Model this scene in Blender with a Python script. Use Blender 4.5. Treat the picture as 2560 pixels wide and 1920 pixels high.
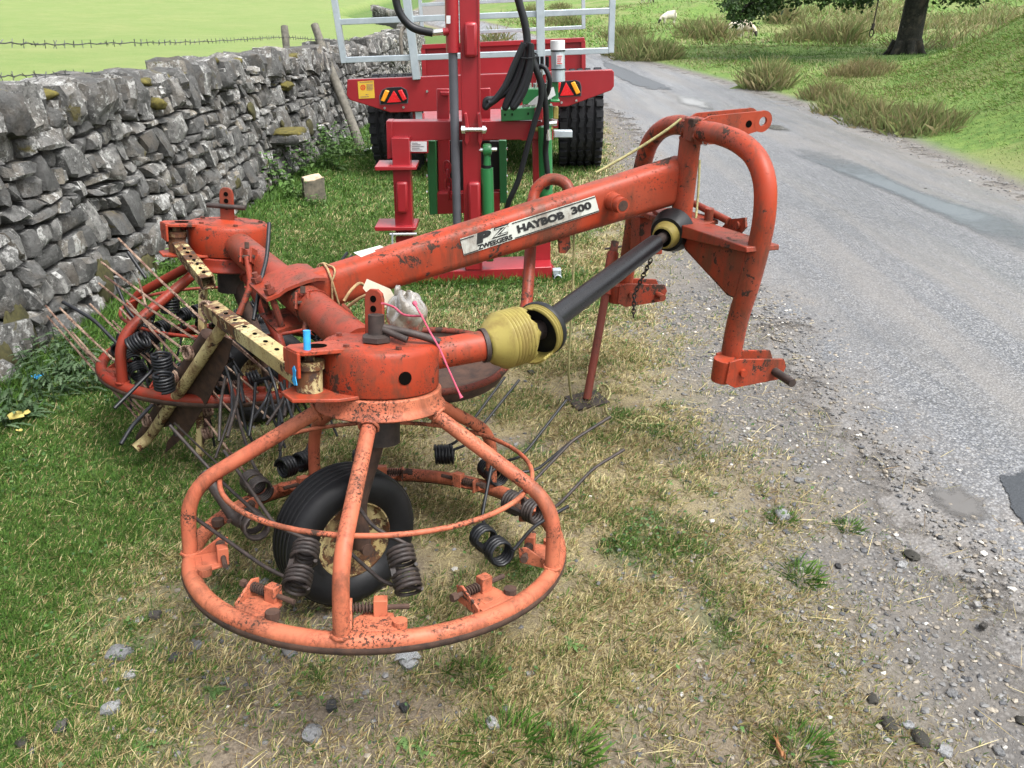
import bpy, bmesh, math, random
import numpy as np
from mathutils import Vector, Matrix
random.seed(7); rng = np.random.default_rng(7)
for o in list(bpy.data.objects): bpy.data.objects.remove(o)
scn = bpy.context.scene
COL = scn.collection
# ---------------------------------------------------------------- camera
FPX = 1923.0; PITCH = math.radians(26.7); ROLL = math.radians(1.95); CAMH = 1.55
cF = np.array([0, math.cos(PITCH), -math.sin(PITCH)])
_r0 = np.array([1.0, 0, 0]); _u0 = np.array([0, math.sin(PITCH), math.cos(PITCH)])
cR = _r0*math.cos(ROLL) - _u0*math.sin(ROLL); cU = _u0*math.cos(ROLL) + _r0*math.sin(ROLL)
cC = np.array([0, 0, CAMH])
cam = bpy.data.cameras.new('camera'); co = bpy.data.objects.new('camera', cam); COL.objects.link(co)
cam.sensor_fit = 'HORIZONTAL'; cam.sensor_width = 36; cam.lens = 36*FPX/2560
cam.clip_start = 0.05; cam.clip_end = 2000
m = Matrix.Identity(4)
for i in range(3):
    m[i][0], m[i][1], m[i][2], m[i][3] = cR[i], cU[i], -cF[i], cC[i]
co.matrix_world = m
scn.camera = co
# ---------------------------------------------------------------- light
SUN_EL = math.radians(62); SUN_AZ = math.radians(120)      # azimuth from +Y, clockwise
world = bpy.data.worlds.new('World'); scn.world = world; world.use_nodes = True
wn = world.node_tree; wn.nodes.clear()
sky = wn.nodes.new('ShaderNodeTexSky'); sky.sky_type = 'NISHITA'; sky.sun_disc = False
sky.sun_elevation = SUN_EL; sky.sun_rotation = SUN_AZ; sky.air_density = 1.0; sky.dust_density = 4.0; sky.ozone_density = 1.0
hs = wn.nodes.new('ShaderNodeHueSaturation'); hs.inputs['Saturation'].default_value = 0.22      # cloud cover takes the blue out
bg = wn.nodes.new('ShaderNodeBackground'); bg.inputs['Strength'].default_value = 0.135
wo = wn.nodes.new('ShaderNodeOutputWorld')
wn.links.new(sky.outputs[0], hs.inputs['Color']); wn.links.new(hs.outputs[0], bg.inputs[0]); wn.links.new(bg.outputs[0], wo.inputs[0])
sl = bpy.data.lights.new('sun', 'SUN'); sl.energy = 1.5; sl.angle = math.radians(24); sl.color = (1, .985, .96)
so = bpy.data.objects.new('sun', sl); COL.objects.link(so); so.location = (0, 0, 30)
sd = Vector((math.sin(SUN_AZ)*math.cos(SUN_EL), math.cos(SUN_AZ)*math.cos(SUN_EL), math.sin(SUN_EL)))
so.rotation_euler = sd.to_track_quat('Z', 'Y').to_euler()
scn.view_settings.view_transform = 'Standard'; scn.view_settings.look = 'None'
scn.view_settings.gamma = 1.0; scn.view_settings.use_curve_mapping = False
scn.view_settings.exposure = 1.6

# ---------------------------------------------------------------- helpers
def ray(x, y): return cF + cR*(x-1280)/FPX - cU*(y-960)/FPX
def onz(x, y, z=0.0):
    d = ray(x, y); return cC + d*((z-CAMH)/d[2])
def onplane(x, y, P, n):
    d = ray(x, y); n = np.asarray(n, float); return cC + d*(((np.asarray(P)-cC)@n)/(d@n))
def atd(x, y, dep): return cC + ray(x, y)*dep
def depth(P): return (np.asarray(P)-cC)@cF
def vy(x, y, Y): return onplane(x, y, (0, Y, 0), (0, 1, 0))
def unit(v): v = np.asarray(v, float); return v/np.linalg.norm(v)
def A3(*v): return np.array(v, float)
def tip(x, y, P, L, far=True):
    """point on the pixel's ray that lies L metres from P"""
    d = unit(ray(x, y)); w = cC-np.asarray(P); b = d@w; c = w@w-L*L; q = b*b-c
    q = math.sqrt(max(q, 0)); return cC + d*(-b+(q if far else -q))

def hash2(ix, iy, seed=0):
    h = (ix.astype(np.int64)*374761393 + iy.astype(np.int64)*668265263 + seed*982451653) & 0xffffffff
    h = ((h ^ (h >> 13))*1274126177) & 0xffffffff
    return ((h ^ (h >> 16)) & 0xffff)/65535.0
def vnoise(x, y, seed=0):
    x = np.asarray(x, float); y = np.asarray(y, float)
    ix = np.floor(x); iy = np.floor(y); fx = x-ix; fy = y-iy
    fx = fx*fx*(3-2*fx); fy = fy*fy*(3-2*fy)
    a = hash2(ix, iy, seed); b = hash2(ix+1, iy, seed); c = hash2(ix, iy+1, seed); d = hash2(ix+1, iy+1, seed)
    return (a*(1-fx)+b*fx)*(1-fy)+(c*(1-fx)+d*fx)*fy
def fbm(x, y, seed=0, oct=4):
    s = 0; a = .5; t = 0
    for i in range(oct):
        s = s+a*vnoise(x*2**i, y*2**i, seed+i*17); t += a; a *= .5
    return s/t
def sstep(a, b, x):
    t = np.clip((np.asarray(x, float)-a)/(b-a), 0, 1); return t*t*(3-2*t)

def frame(axis, up=(0, 0, 1)):
    z = unit(axis); u = np.asarray(up, float)
    if abs(z@unit(u)) > .98: u = A3(1, 0, 0)
    x = unit(np.cross(u, z)); return x, np.cross(z, x), z

class MB:
    """collects faces; build() links them as one mesh object"""
    def __init__(s): s.v = []; s.f = []
    def add(s, V, Fc):
        o = len(s.v); s.v.extend([tuple(map(float, p)) for p in V]); s.f.extend([tuple(o+i for i in f) for f in Fc]); return s
    def tube(s, P, r, n=10, closed=False, cap=True):
        P = [np.asarray(p, float) for p in P]; k = len(P); rs = r if hasattr(r, '__len__') else [r]*k
        T = []
        for i in range(k):
            a = P[(i-1) % k] if (closed or i > 0) else P[i]; b = P[(i+1) % k] if (closed or i < k-1) else P[i]
            T.append(unit(b-a))
        x, y, _ = frame(T[0]); V = []
        for i in range(k):
            x = x-(x@T[i])*T[i]; x = unit(x); y = np.cross(T[i], x)
            for j in range(n):
                a = 2*math.pi*j/n; V.append(P[i]+rs[i]*(math.cos(a)*x+math.sin(a)*y))
        Fc = []
        for i in range(k if closed else k-1):
            for j in range(n):
                a = i*n+j; b = i*n+(j+1) % n; c = ((i+1) % k)*n+(j+1) % n; d = ((i+1) % k)*n+j; Fc.append((a, b, c, d))
        if closed and False: pass
        if cap and not closed:
            Fc.append(tuple(range(n-1, -1, -1))); Fc.append(tuple((k-1)*n+j for j in range(n)))
        return s.add(V, Fc)
    def cyl(s, a, b, r, r2=None, n=16): return s.tube([a, b], [r, r if r2 is None else r2], n)
    def box(s, c, size, ax=None):
        c = np.asarray(c, float); X, Y, Z = ax if ax is not None else (A3(1, 0, 0), A3(0, 1, 0), A3(0, 0, 1))
        h = np.asarray(size, float)/2; V = [c+sx*h[0]*X+sy*h[1]*Y+sz*h[2]*Z for sz in (-1, 1) for sy in (-1, 1) for sx in (-1, 1)]
        return s.add(V, [(0, 2, 3, 1), (4, 5, 7, 6), (0, 1, 5, 4), (2, 6, 7, 3), (0, 4, 6, 2), (1, 3, 7, 5)])
    def bar(s, a, b, w, h, up=(0, 0, 1)):
        a = np.asarray(a, float); b = np.asarray(b, float); x, y, z = frame(b-a, up)
        return s.box((a+b)/2, (w, h, np.linalg.norm(b-a)), (x, y, z))
    def prism(s, poly, off):
        poly = [np.asarray(p, float) for p in poly]; off = np.asarray(off, float); n = len(poly)
        nrm = sum((np.cross(poly[i]-poly[0], poly[(i+1) % n]-poly[0]) for i in range(n)), np.zeros(3))
        if nrm@off > 0: poly = poly[::-1]
        V = poly+[p+off for p in poly]
        return s.add(V, [tuple(range(n)), tuple(range(2*n-1, n-1, -1))]+[(i, i+n, (i+1) % n+n, (i+1) % n) for i in range(n)])
    def lathe(s, o, axis, prof, n=32, cap=True):
        x, y, z = frame(axis); o = np.asarray(o, float); V = []; k = len(prof)
        for r, h in prof:
            for j in range(n):
                a = 2*math.pi*j/n; V.append(o+z*h+r*(math.cos(a)*x+math.sin(a)*y))
        Fc = [(i*n+j, i*n+(j+1) % n, (i+1)*n+(j+1) % n, (i+1)*n+j) for i in range(k-1) for j in range(n)]
        if cap: Fc += [tuple(range(n-1, -1, -1)), tuple((k-1)*n+j for j in range(n))]
        return s.add(V, Fc)
    def coil(s, c, axis, R, w, turns, pitch, n=6, seg=11, lead=None):
        x, y, z = frame(axis); c = np.asarray(c, float); P = []
        k = int(turns*seg)
        for i in range(k+1):
            a = 2*math.pi*i/seg; P.append(c+z*(pitch*(i/seg-turns/2))+R*(math.cos(a)*x+math.sin(a)*y))
        s.tube(P, w, n); return P
    def build(s, name, mat, parent=None, smooth=35, bevel=0, kind=None, label=None):
        org = ORG.get(parent.name, np.zeros(3)) if parent is not None else np.zeros(3)
        me = bpy.data.meshes.new(name)
        me.from_pydata([tuple(np.asarray(p)-org) for p in s.v], [], s.f)
        me.validate(); me.update()
        if smooth: me.shade_smooth(); me.set_sharp_from_angle(angle=math.radians(smooth))
        me.materials.append(mat)
        o = bpy.data.objects.new(name, me); COL.objects.link(o)
        if parent is not None: o.parent = parent; ORG[o.name] = org
        if bevel:
            b = o.modifiers.new('bevel', 'BEVEL'); b.width = bevel; b.segments = 2; b.limit_method = 'ANGLE'; b.angle_limit = math.radians(40); b.harden_normals = False
        if kind: o['kind'] = kind
        if label: o['label'] = label
        return o
ORG = {}
def tag(o, label, cat, group=None):
    o['label'] = label; o['category'] = cat
    if group: o['group'] = group
    return o
def thing(name, label, cat, loc, group=None):
    o = bpy.data.objects.new(name, None); COL.objects.link(o); o.location = tuple(loc); o.empty_display_size = .1
    ORG[o.name] = np.asarray(loc, float); return tag(o, label, cat, group)
def single(mb, name, mat, label, cat, loc, group=None, smooth=35, bevel=0):
    """a thing that is one mesh, its origin at loc"""
    loc = np.asarray(loc, float); b = MB(); b.f = mb.f; b.v = [tuple(np.asarray(p)-loc) for p in mb.v]
    o = b.build(name, mat, None, smooth, bevel); o.location = tuple(loc); return tag(o, label, cat, group)
def spline(P, k=6):
    P = [np.asarray(p, float) for p in P]; out = []
    for i in range(len(P)-1):
        p0 = P[max(i-1, 0)]; p1 = P[i]; p2 = P[i+1]; p3 = P[min(i+2, len(P)-1)]
        for j in range(k):
            t = j/k; out.append(.5*((2*p1)+(-p0+p2)*t+(2*p0-5*p1+4*p2-p3)*t*t+(-p0+3*p1-3*p2+p3)*t**3))
    out.append(P[-1]); return out
def fillet(P, r, k=6):
    """polyline with its corners rounded to radius about r"""
    P = [np.asarray(p, float) for p in P]; out = [P[0]]
    for i in range(1, len(P)-1):
        a = P[i-1]-P[i]; b = P[i+1]-P[i]; la = np.linalg.norm(a); lb = np.linalg.norm(b); d = min(r, la*.49, lb*.49)
        s0 = P[i]+a/la*d; s1 = P[i]+b/lb*d
        for j in range(k+1):
            t = j/k; out.append((1-t)**2*s0+2*t*(1-t)*P[i]+t*t*s1)
    out.append(P[-1]); return out

# ---------------------------------------------------------------- materials
def newmat(name):
    m = bpy.data.materials.new(name); m.use_nodes = True; return m, m.node_tree, m.node_tree.nodes['Principled BSDF']
def nd(nt, t, props=None, ins=None):
    n = nt.nodes.new('ShaderNode'+t)
    for k, v in (props or {}).items(): setattr(n, k, v)
    for k, v in (ins or {}).items():
        s = n.inputs[k]
        if hasattr(v, 'is_output') : nt.links.new(v, s)
        else: s.default_value = v
    return n
def c4(c): return (c[0], c[1], c[2], 1)
def ramp(nt, fac, stops, interp='LINEAR'):
    r = nd(nt, 'ValToRGB'); nt.links.new(fac, r.inputs[0]); e = r.color_ramp; e.interpolation = interp
    while len(e.elements) < len(stops): e.elements.new(.5)
    for q, (p, c) in zip(e.elements, stops): q.position = p; q.color = c4(c) if hasattr(c, '__len__') else (c, c, c, 1)
    return r.outputs[0]
def mix(nt, fac, a, b, mode='MIX'):
    n = nd(nt, 'Mix', {'data_type': 'RGBA', 'blend_type': mode})
    for i, v in ((0, fac), (6, a), (7, b)):
        if hasattr(v, 'is_output'): nt.links.new(v, n.inputs[i])
        else: n.inputs[i].default_value = c4(v) if hasattr(v, '__len__') else v
    return n.outputs[2]
def math_(nt, op, a, b=0.0, clamp=False):
    n = nd(nt, 'Math', {'operation': op, 'use_clamp': clamp})
    for i, v in ((0, a), (1, b)):
        if hasattr(v, 'is_output'): nt.links.new(v, n.inputs[i])
        else: n.inputs[i].default_value = v
    return n.outputs[0]
def noise(nt, vec, scale, detail=4, rough=.55, dist=0.0):
    return nd(nt, 'TexNoise', None, {'Vector': vec, 'Scale': scale, 'Detail': detail, 'Roughness': rough, 'Distortion': dist}).outputs['Fac']
def objco(nt): return nd(nt, 'TexCoord').outputs['Object']
def setb(nt, b, **kw):
    for k, v in kw.items():
        s = b.inputs[k.replace('_', ' ')]
        if hasattr(v, 'is_output'): nt.links.new(v, s)
        else: s.default_value = c4(v) if (hasattr(v, '__len__') and len(v) == 3) else v
def bump(nt, b, h, strength=.3, dist=.01):
    n = nd(nt, 'Bump', None, {'Height': h, 'Strength': strength, 'Distance': dist}); nt.links.new(n.outputs[0], b.inputs['Normal'])

def paint(name, base, fade, rust=(.040, .021, .014), chips=.5, spots=.5, fadeamt=.6, rough=.46, sc=1.0, grime=.6, coat=.0):
    """old enamel: uneven colour, brown grime, bare patches, rust freckles that gather in places"""
    m, nt, b = newmat(name); v = objco(nt)
    lo = noise(nt, v, 5*sc, 5, .6)
    col = mix(nt, math_(nt, 'MULTIPLY', ramp(nt, lo, [(.35, 0), (.68, 1)]), fadeamt), base, fade)
    strk = nd(nt, 'Mapping', None, {'Vector': v, 'Scale': (1, 1, .35)}).outputs[0]
    dirt = noise(nt, strk, 8*sc, 9, .78, .3)
    col = mix(nt, math_(nt, 'MULTIPLY', ramp(nt, dirt, [(.47, 0), (.62, 1)]), grime), col, (.085, .034, .020))
    wide = ramp(nt, noise(nt, v, 3.2*sc, 4, .6), [(.38, 0), (.62, 1)])
    pn = noise(nt, v, 15*sc, 9, .76, .3); p0 = .655-.13*chips
    pm = ramp(nt, math_(nt, 'ADD', pn, math_(nt, 'MULTIPLY', math_(nt, 'SUBTRACT', wide, .65), .15)), [(p0, 0), (p0+.018, 1)])
    pc = mix(nt, ramp(nt, noise(nt, v, 40*sc, 3), [(.4, 0), (.6, 1)]), rust, (.040, .026, .020))
    col = mix(nt, pm, col, pc)
    sn = noise(nt, v, 120*sc, 5, .7); s0 = .665-.10*spots
    msk = math_(nt, 'MULTIPLY', ramp(nt, sn, [(s0, 0), (s0+.025, 1)]), ramp(nt, noise(nt, v, 6*sc, 3), [(.45, 0), (.6, 1)]))
    col = mix(nt, msk, col, rust)
    al = math_(nt, 'MAXIMUM', pm, msk)
    setb(nt, b, Base_Color=col, Roughness=mix(nt, al, (rough,)*3, (.8,)*3), Coat_Weight=coat, Coat_Roughness=.3, Specular_IOR_Level=.22)
    h = math_(nt, 'SUBTRACT', math_(nt, 'MULTIPLY', noise(nt, v, 60*sc, 3), .35), al)
    bump(nt, b, h, .4, .0025); return m
def plain(name, col, rough=.5, metal=0.0, var=.12, sc=12, bmp=.1, col2=None, coat=0.0, spec=.4):
    m, nt, b = newmat(name); v = objco(nt)
    n = noise(nt, v, sc, 6, .65)
    c2 = col2 if col2 is not None else tuple(c*(1-var*3) for c in col)
    setb(nt, b, Base_Color=mix(nt, ramp(nt, n, [(.3, 0), (.7, 1)]), c2, tuple(min(1, c*(1+var)) for c in col)), Metallic=metal,
         Roughness=mix(nt, noise(nt, v, sc*3, 3), (max(0, rough-.1),)*3, (min(1, rough+.12),)*3), Coat_Weight=coat, Coat_Roughness=.15, Specular_IOR_Level=spec)
    if bmp: bump(nt, b, noise(nt, v, sc*9, 4), bmp, .002)
    return m
M = {}
M['orange'] = paint('orange_enamel', (.285, .033, .011), (.25, .052, .028), chips=.56, spots=.9, fadeamt=.9, grime=.85)
M['orange_drum'] = paint('orange_enamel_scuffed', (.28, .032, .0115), (.235, .038, .018), chips=.72, spots=1.0, fadeamt=.75, grime=.75, sc=2.0)
M['orange_dirty'] = paint('orange_enamel_weathered', (.23, .031, .014), (.18, .038, .023), chips=.55, grime=.8, spots=.8, fadeamt=.8)
M['salmon'] = paint('sun_faded_orange', (.39, .122, .064), (.31, .068, .036), chips=.48, spots=1.35, grime=.7, fadeamt=.7, rough=.5, sc=1.3)
M['redrotor'] = paint('faded_red', (.20, .020, .009), (.165, .027, .016), chips=.45, grime=.6, spots=.7, fadeamt=.7)
M['rustred'] = paint('rusty_red', (.15, .03, .018), (.10, .032, .024), chips=.9, spots=1.1, fadeamt=.8, rough=.65, coat=0)
M['cream'] = paint('rusty_cream', (.40, .345, .18), (.30, .22, .09), rust=(.10, .042, .018), chips=1.15, spots=1.15, fadeamt=.9, rough=.6, sc=1.2, grime=1.0, coat=0)
M['rust'] = plain('brown_rust', (.055, .028, .018), .8, 0, .3, 25, .4, (.018, .011, .009))
M['rustdark'] = plain('dark_rusted_steel', (.036, .024, .02), .6, 0, .3, 30, .3, (.013, .010, .009))
M['flake'] = paint('flaking_cream_wire', (.30, .22, .16), (.10, .05, .04), rust=(.075, .035, .025), chips=1.05, spots=1.3, fadeamt=1, rough=.7, sc=4, coat=0)
M['tine'] = plain('black_spring_steel', (.008, .009, .011), .42, 0, .3, 30, .15, (.004, .004, .005), 0, .35)
M['tinebrown'] = plain('rusty_tine_steel', (.034, .025, .022), .5, 0, .3, 40, .2, (.010, .009, .009), 0, .3)
M['rubber'] = plain('black_rubber', (.008, .008, .009), .5, 0, .2, 14, .2, (.005, .005, .006), 0, .28)
M['tyre'] = plain('dusty_tyre_rubber', (.014, .015, .017), .75, 0, .25, 9, .3, (.008, .008, .010), 0, .3)
M['shaft'] = plain('wet_black_plastic', (.007, .008, .009), .3, 0, .25, 60, .35, (.005, .005, .006), 0, .4)
M['boot'] = paint('grubby_yellow_plastic', (.27, .225, .06), (.20, .16, .045), rust=(.06, .045, .02), chips=.05, spots=.35, fadeamt=.8, grime=.45, rough=.5)
M['red'] = plain('new_crimson_paint', (.265, .0135, .019), .36, 0, .05, 3, .03, (.225, .0115, .016), .25)
M['green'] = plain('new_green_paint', (.022, .15, .046), .35, 0, .05, 4, .03, (.018, .125, .038), .25)
M['zinc'] = plain('galvanised_steel', (.44, .49, .52), .45, .55, .08, 8, .08, (.34, .39, .42))
M['chrome'] = plain('bright_steel', (.72, .73, .74), .25, .9, .05, 10, 0)
M['grey'] = plain('grey_paint', (.085, .088, .1), .45, 0, .1, 8, .05)
M['white'] = plain('white_label', (.58, .59, .59), .5, 0, .05, 12, 0)
M['black'] = plain('black_plastic', (.009, .010, .011), .42, 0, .1, 10, .05, None, 0, .3)
M['hose'] = plain('rubber_hose', (.009, .010, .012), .42, 0, .1, 30, .08, None, 0, .35)
M['amber'] = plain('amber_lens', (.85, .33, .02), .25, 0, .05, 20, 0, None, .5)
M['redlens'] = plain('red_lens', (.62, .015, .02), .25, 0, .05, 20, 0, None, .5)
M['sticker'] = plain('yellow_sticker', (.60, .38, .04), .5, 0, .04, 5, 0)
M['wood'] = plain('weathered_wood', (.13, .12, .098), .85, 0, .3, 14, .5, (.05, .046, .038))
M['woodcut'] = plain('cut_timber', (.48, .38, .26), .85, 0, .25, 20, .4, (.22, .17, .12))
M['wire'] = plain('dull_wire', (.10, .105, .10), .5, .6, .2, 40, 0)
M['twine'] = plain('pale_yellow_twine', (.34, .31, .14), .85, 0, .2, 80, .4, (.2, .19, .09))
M['pink'] = plain('pink_twine', (.42, .065, .11), .8, 0, .15, 90, .3)
M['bluep'] = plain('blue_plastic', (.03, .30, .62), .4, 0, .15, 20, .05)
M['decal'] = paint('worn_white_decal', (.52, .54, .49), (.44, .45, .38), rust=(.20, .10, .03), chips=.1, spots=.35, fadeamt=.7, rough=.5, coat=0)
M['ink'] = plain('worn_black_ink', (.02, .02, .02), .6, 0, .2, 60, 0)
M['orange2'] = plain('orange_band', (.34, .225, .11), .8, 0, .2, 60, .3)
M['hole'] = plain('dark_opening', (.004, .0035, .003), 1.0, 0, 0, 5, 0, None, 0, .0)
# ================================================================ THE SETTING
WP = np.array([(-2.42, -1), (-2.36, 2), (-2.27, 3.2), (-2.17, 5), (-2.05, 7.2), (-1.88, 9.5), (-1.72, 12), (-1.68, 16), (-2.0, 22), (-2.8, 30), (-4.2, 38), (-7.5, 48), (-10.5, 56), (-10.5, 300)], float)
def xw(y): return np.interp(y, WP[:, 1], WP[:, 0])                    # road side face of the wall
RL = np.array([(1.28, -3), (1.22, 2.8), (1.22, 5.2), (1.5, 10), (1.5, 12.8), (.75, 20), (-.3, 26), (-1.2, 33), (-2.1, 42), (-4.8, 52), (-6.5, 56), (-6.5, 300)], float)
RR = np.array([(4.25, -3), (4.22, 2.8), (4.25, 6.2), (4.45, 9), (4.45, 13), (3.75, 20), (2.75, 26), (1.9, 33), (1.0, 42), (-1.5, 52), (-3, 56), (-3, 300)], float)
def xl(y): return np.interp(y, RL[:, 1], RL[:, 0])
def xr(y): return np.interp(y, RR[:, 1], RR[:, 0])
MOUNDS = [(13, 38, 4, 2.5, .5), (19, 30, 4, 2, .35), (7.0, 32.5, 1.9, 1.3, .34), (19, 44, 6, 4, .9), (10, 48, 5, 3, .7), (28, 40, 7, 5, 1.2), (7.6, 24.5, 2.4, .9, .16), (28, 27, 5, 3, .9)]
def hz(x, y):
    x = np.asarray(x, float); y = np.asarray(y, float)
    z = (fbm(x*1.3, y*1.3, 3)-.5)*.03
    u = x-xr(y)
    road = sstep(-.5, .1, x-xl(y))*sstep(.35, -.05, u)
    z = z*(1-road)
    z = z+.07*sstep(.9, .05, x-xw(y))*sstep(-.1, .05, x-xw(y))
    # field behind the wall
    d = xw(y)-.22-x
    z = np.where(d > 0, .55*sstep(0, .6, d)+.048*np.maximum(d, 0)+(fbm(x*.15, y*.15, 9)-.5)*.5*sstep(2, 12, d), z)
    # bank and moor to the right of the road
    b = 1.95*sstep(19, 12.5, y)*sstep(0, 1, (u-.1-.33*np.maximum(0, y-9))/5.0)*(1+.45*(fbm(x*.8, y*.8, 21)-.5))
    b = b+.10*sstep(.2, 1.2, u)*fbm(x*.9, y*.9, 5)*sstep(24, 15, y)-.12*sstep(17, 24, y)*sstep(60, 30, y)*sstep(1, 5, u)
    far = sstep(14, 26, y)*sstep(.5, 4, u)
    b = b+far*sstep(34, 46, y)*(fbm(x*.16, y*.16, 31)-.5)*.7+far*(fbm(x*.7, y*.7, 41)-.5)*.22
    for mx, my, sx, sy, a in MOUNDS: b = b+a*np.exp(-((x-mx)/sx)**2-((y-my)/sy)**2)
    b = b+np.maximum(0, np.hypot(x-4, y-10)-24)*.012*sstep(1, 12, u)
    z = z+np.where(u > 0, b, 0)+.028*np.maximum(0, y-40)
    return z
def hz1(x, y): return float(hz(np.array([x]), np.array([y]))[0])

# -------- zones of the verge: how green, how strawy, how stony
def zones(x, y):
    n1 = fbm(x*2.2, y*2.2, 51); n2 = fbm(x*5.5, y*5.5, 61); n3 = fbm(x*1.1, y*1.1, 71)
    dl = x-xw(y)
    u = x-xr(y)
    edge = xl(y)-x                                              # metres left of the tarmac
    green = sstep(1.9, .5, dl+(n1-.5)*1.2)
    green = np.maximum(green, sstep(3.2, 2.2, dl+(n1-.5)*1.6)*sstep(3.3, 4.6, y)*.75)
    green = np.maximum(green, sstep(6.0, 9, y)*sstep(.1, .8, edge))
    green = np.maximum(green, .55*sstep(.64, .76, n2)*sstep(.2, .6, edge))
    gravel = sstep(.75, .1, edge+(n1-.5)*.9+(n2-.5)*.4)*sstep(7, 4, y*.8)
    gravel = np.maximum(gravel, sstep(.45, .05, edge+(n1-.5)*.3))
    bare = sstep(.50, .66, n2*.6+n1*.4)*sstep(2.3, .4, np.abs(x-.15))*sstep(4.2, 2.6, y)
    bare = np.maximum(bare, sstep(.50, .22, np.hypot((x+.70)*.8, y-1.42)+(n2-.5)*.5)*.95); bare = np.maximum(bare, .8*sstep(.46, .60, n1)*sstep(1.75, 1.2, y)*sstep(-1.1, -.8, x))
    field = sstep(0, .3, xw(y)-.3-x)
    moor = sstep(.0, .35, u)
    green = np.where(field > 0, 1, np.where(u > 0, 1, green*(1-gravel)))
    return np.clip(green, 0, 1), np.clip(gravel, 0, 1), np.clip(bare, 0, 1), field, moor

def axis_lines(segs):
    out = []
    for a, b, s in segs: out.append(np.arange(a, b-1e-6, s))
    out.append([segs[-1][1]]); return np.concatenate(out)
gx = axis_lines([(-160, -40, 8), (-40, -12, 1.5), (-12, -2.7, .3), (-2.7, 5.2, .07), (5.2, 14, .2), (14, 40, .7), (40, 200, 8)])
gy = axis_lines([(-6, .6, .3), (.6, 7, .07), (7, 16, .16), (16, 50, .5), (50, 120, 3), (120, 420, 15)])
GX, GY = np.meshgrid(gx, gy); GZ = hz(GX.ravel(), GY.ravel()).reshape(GX.shape)
def gridmesh(name, X, Y, Z, mat, attrs):
    nr, nc = X.shape; V = np.stack([X, Y, Z], -1).reshape(-1, 3)
    i = np.arange(nr*nc).reshape(nr, nc); F_ = np.stack([i[:-1, :-1], i[:-1, 1:], i[1:, 1:], i[1:, :-1]], -1).reshape(-1, 4)
    return quickmesh(name, V, F_, mat, attrs)
def quickmesh(name, V, F_, mat, attrs=None, smooth=True):
    me = bpy.data.meshes.new(name); me.vertices.add(len(V)); me.vertices.foreach_set('co', V.astype(np.float32).ravel())
    k = F_.shape[1]; me.loops.add(F_.size); me.loops.foreach_set('vertex_index', F_.astype(np.int32).ravel())
    me.polygons.add(len(F_)); me.polygons.foreach_set('loop_start', np.arange(0, F_.size, k, dtype=np.int32))
    me.polygons.foreach_set('use_smooth', np.full(len(F_), smooth))
    me.update(calc_edges=True)
    for n, c in (attrs or {}).items():
        a = me.attributes.new(n, 'FLOAT_COLOR', 'POINT'); cc = np.ones((len(V), 4), np.float32); cc[:, :c.shape[1]] = c; a.data.foreach_set('color', cc.ravel())
    me.materials.append(mat); o = bpy.data.objects.new(name, me); COL.objects.link(o); return o
def attr(nt, n): return nd(nt, 'Attribute', {'attribute_name': n})

# ground material
m, nt, b = newmat('verge_soil_and_turf'); v = objco(nt)
za = attr(nt, 'zone'); sep = nd(nt, 'SeparateColor', None, {'Color': za.outputs['Color']})
zb = attr(nt, 'zone2'); sep2 = nd(nt, 'SeparateColor', None, {'Color': zb.outputs['Color']})
soil = mix(nt, ramp(nt, noise(nt, v, 9, 8, .7), [(.35, 0), (.65, 1)]), (.075, .058, .042), (.15, .122, .094))
soil = mix(nt, ramp(nt, noise(nt, v, 130, 4, .7), [(.45, 0), (.62, 1)]), soil, (.19, .155, .115))
soil = mix(nt, ramp(nt, noise(nt, v, 45, 4, .7), [(.55, 0), (.66, .8)]), soil, (.045, .035, .028))
vor = nd(nt, 'TexVoronoi', None, {'Vector': v, 'Scale': 75.0, 'Randomness': 1.0})
grav = mix(nt, nd(nt, 'SeparateColor', None, {'Color': vor.outputs['Color']}).outputs[0], (.115, .11, .106), (.27, .257, .24)); 
grav = mix(nt, ramp(nt, vor.outputs['Distance'], [(.0, 0), (.6, 1)]), grav, (.10, .094, .088))
grav = mix(nt, ramp(nt, noise(nt, v, 6, 5, .7), [(.4, 0), (.65, .75)]), grav, (.15, .135, .118))
straw = mix(nt, ramp(nt, noise(nt, v, 220, 4, .7), [(.4, 0), (.62, 1)]), (.115, .092, .055), (.31, .26, .135))
turf = mix(nt, ramp(nt, noise(nt, v, 160, 5, .75), [(.38, 0), (.62, 1)]), (.03, .068, .013), (.085, .158, .028))
turf = mix(nt, ramp(nt, noise(nt, v, 2.2, 4, .6), [(.45, 0), (.7, .55)]), turf, (.13, .135, .045))
fld = mix(nt, ramp(nt, noise(nt, v, 26, 6, .75), [(.35, 0), (.65, 1)]), (.115, .165, .042), (.155, .20, .062))
fld = mix(nt, ramp(nt, noise(nt, v, .5, 5, .65), [(.4, 0), (.68, .7)]), fld, (.185, .205, .075))
fld = mix(nt, ramp(nt, noise(nt, v, 1.7, 6, .7), [(.42, 0), (.62, .5)]), fld, (.10, .165, .036))
moor = mix(nt, ramp(nt, noise(nt, v, 7, 6, .75), [(.38, 0), (.64, 1)]), (.062, .122, .022), (.13, .195, .042))
moor = mix(nt, ramp(nt, noise(nt, v, .42, 5, .7, .6), [(.46, 0), (.62, .8)]), moor, (.17, .175, .07))
col = mix(nt, ramp(nt, noise(nt, v, 7, 6, .7), [(.32, .15), (.5, .95)]), soil, straw)
col = mix(nt, sep.outputs['Blue'], col, soil)
col = mix(nt, sep.outputs['Red'], col, turf)
col = mix(nt, sep.outputs['Green'], col, grav)
col = mix(nt, sep2.outputs['Red'], col, fld)
col = mix(nt, sep2.outputs['Green'], col, moor)
setb(nt, b, Base_Color=col, Roughness=.85, Specular_IOR_Level=.25)
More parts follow.
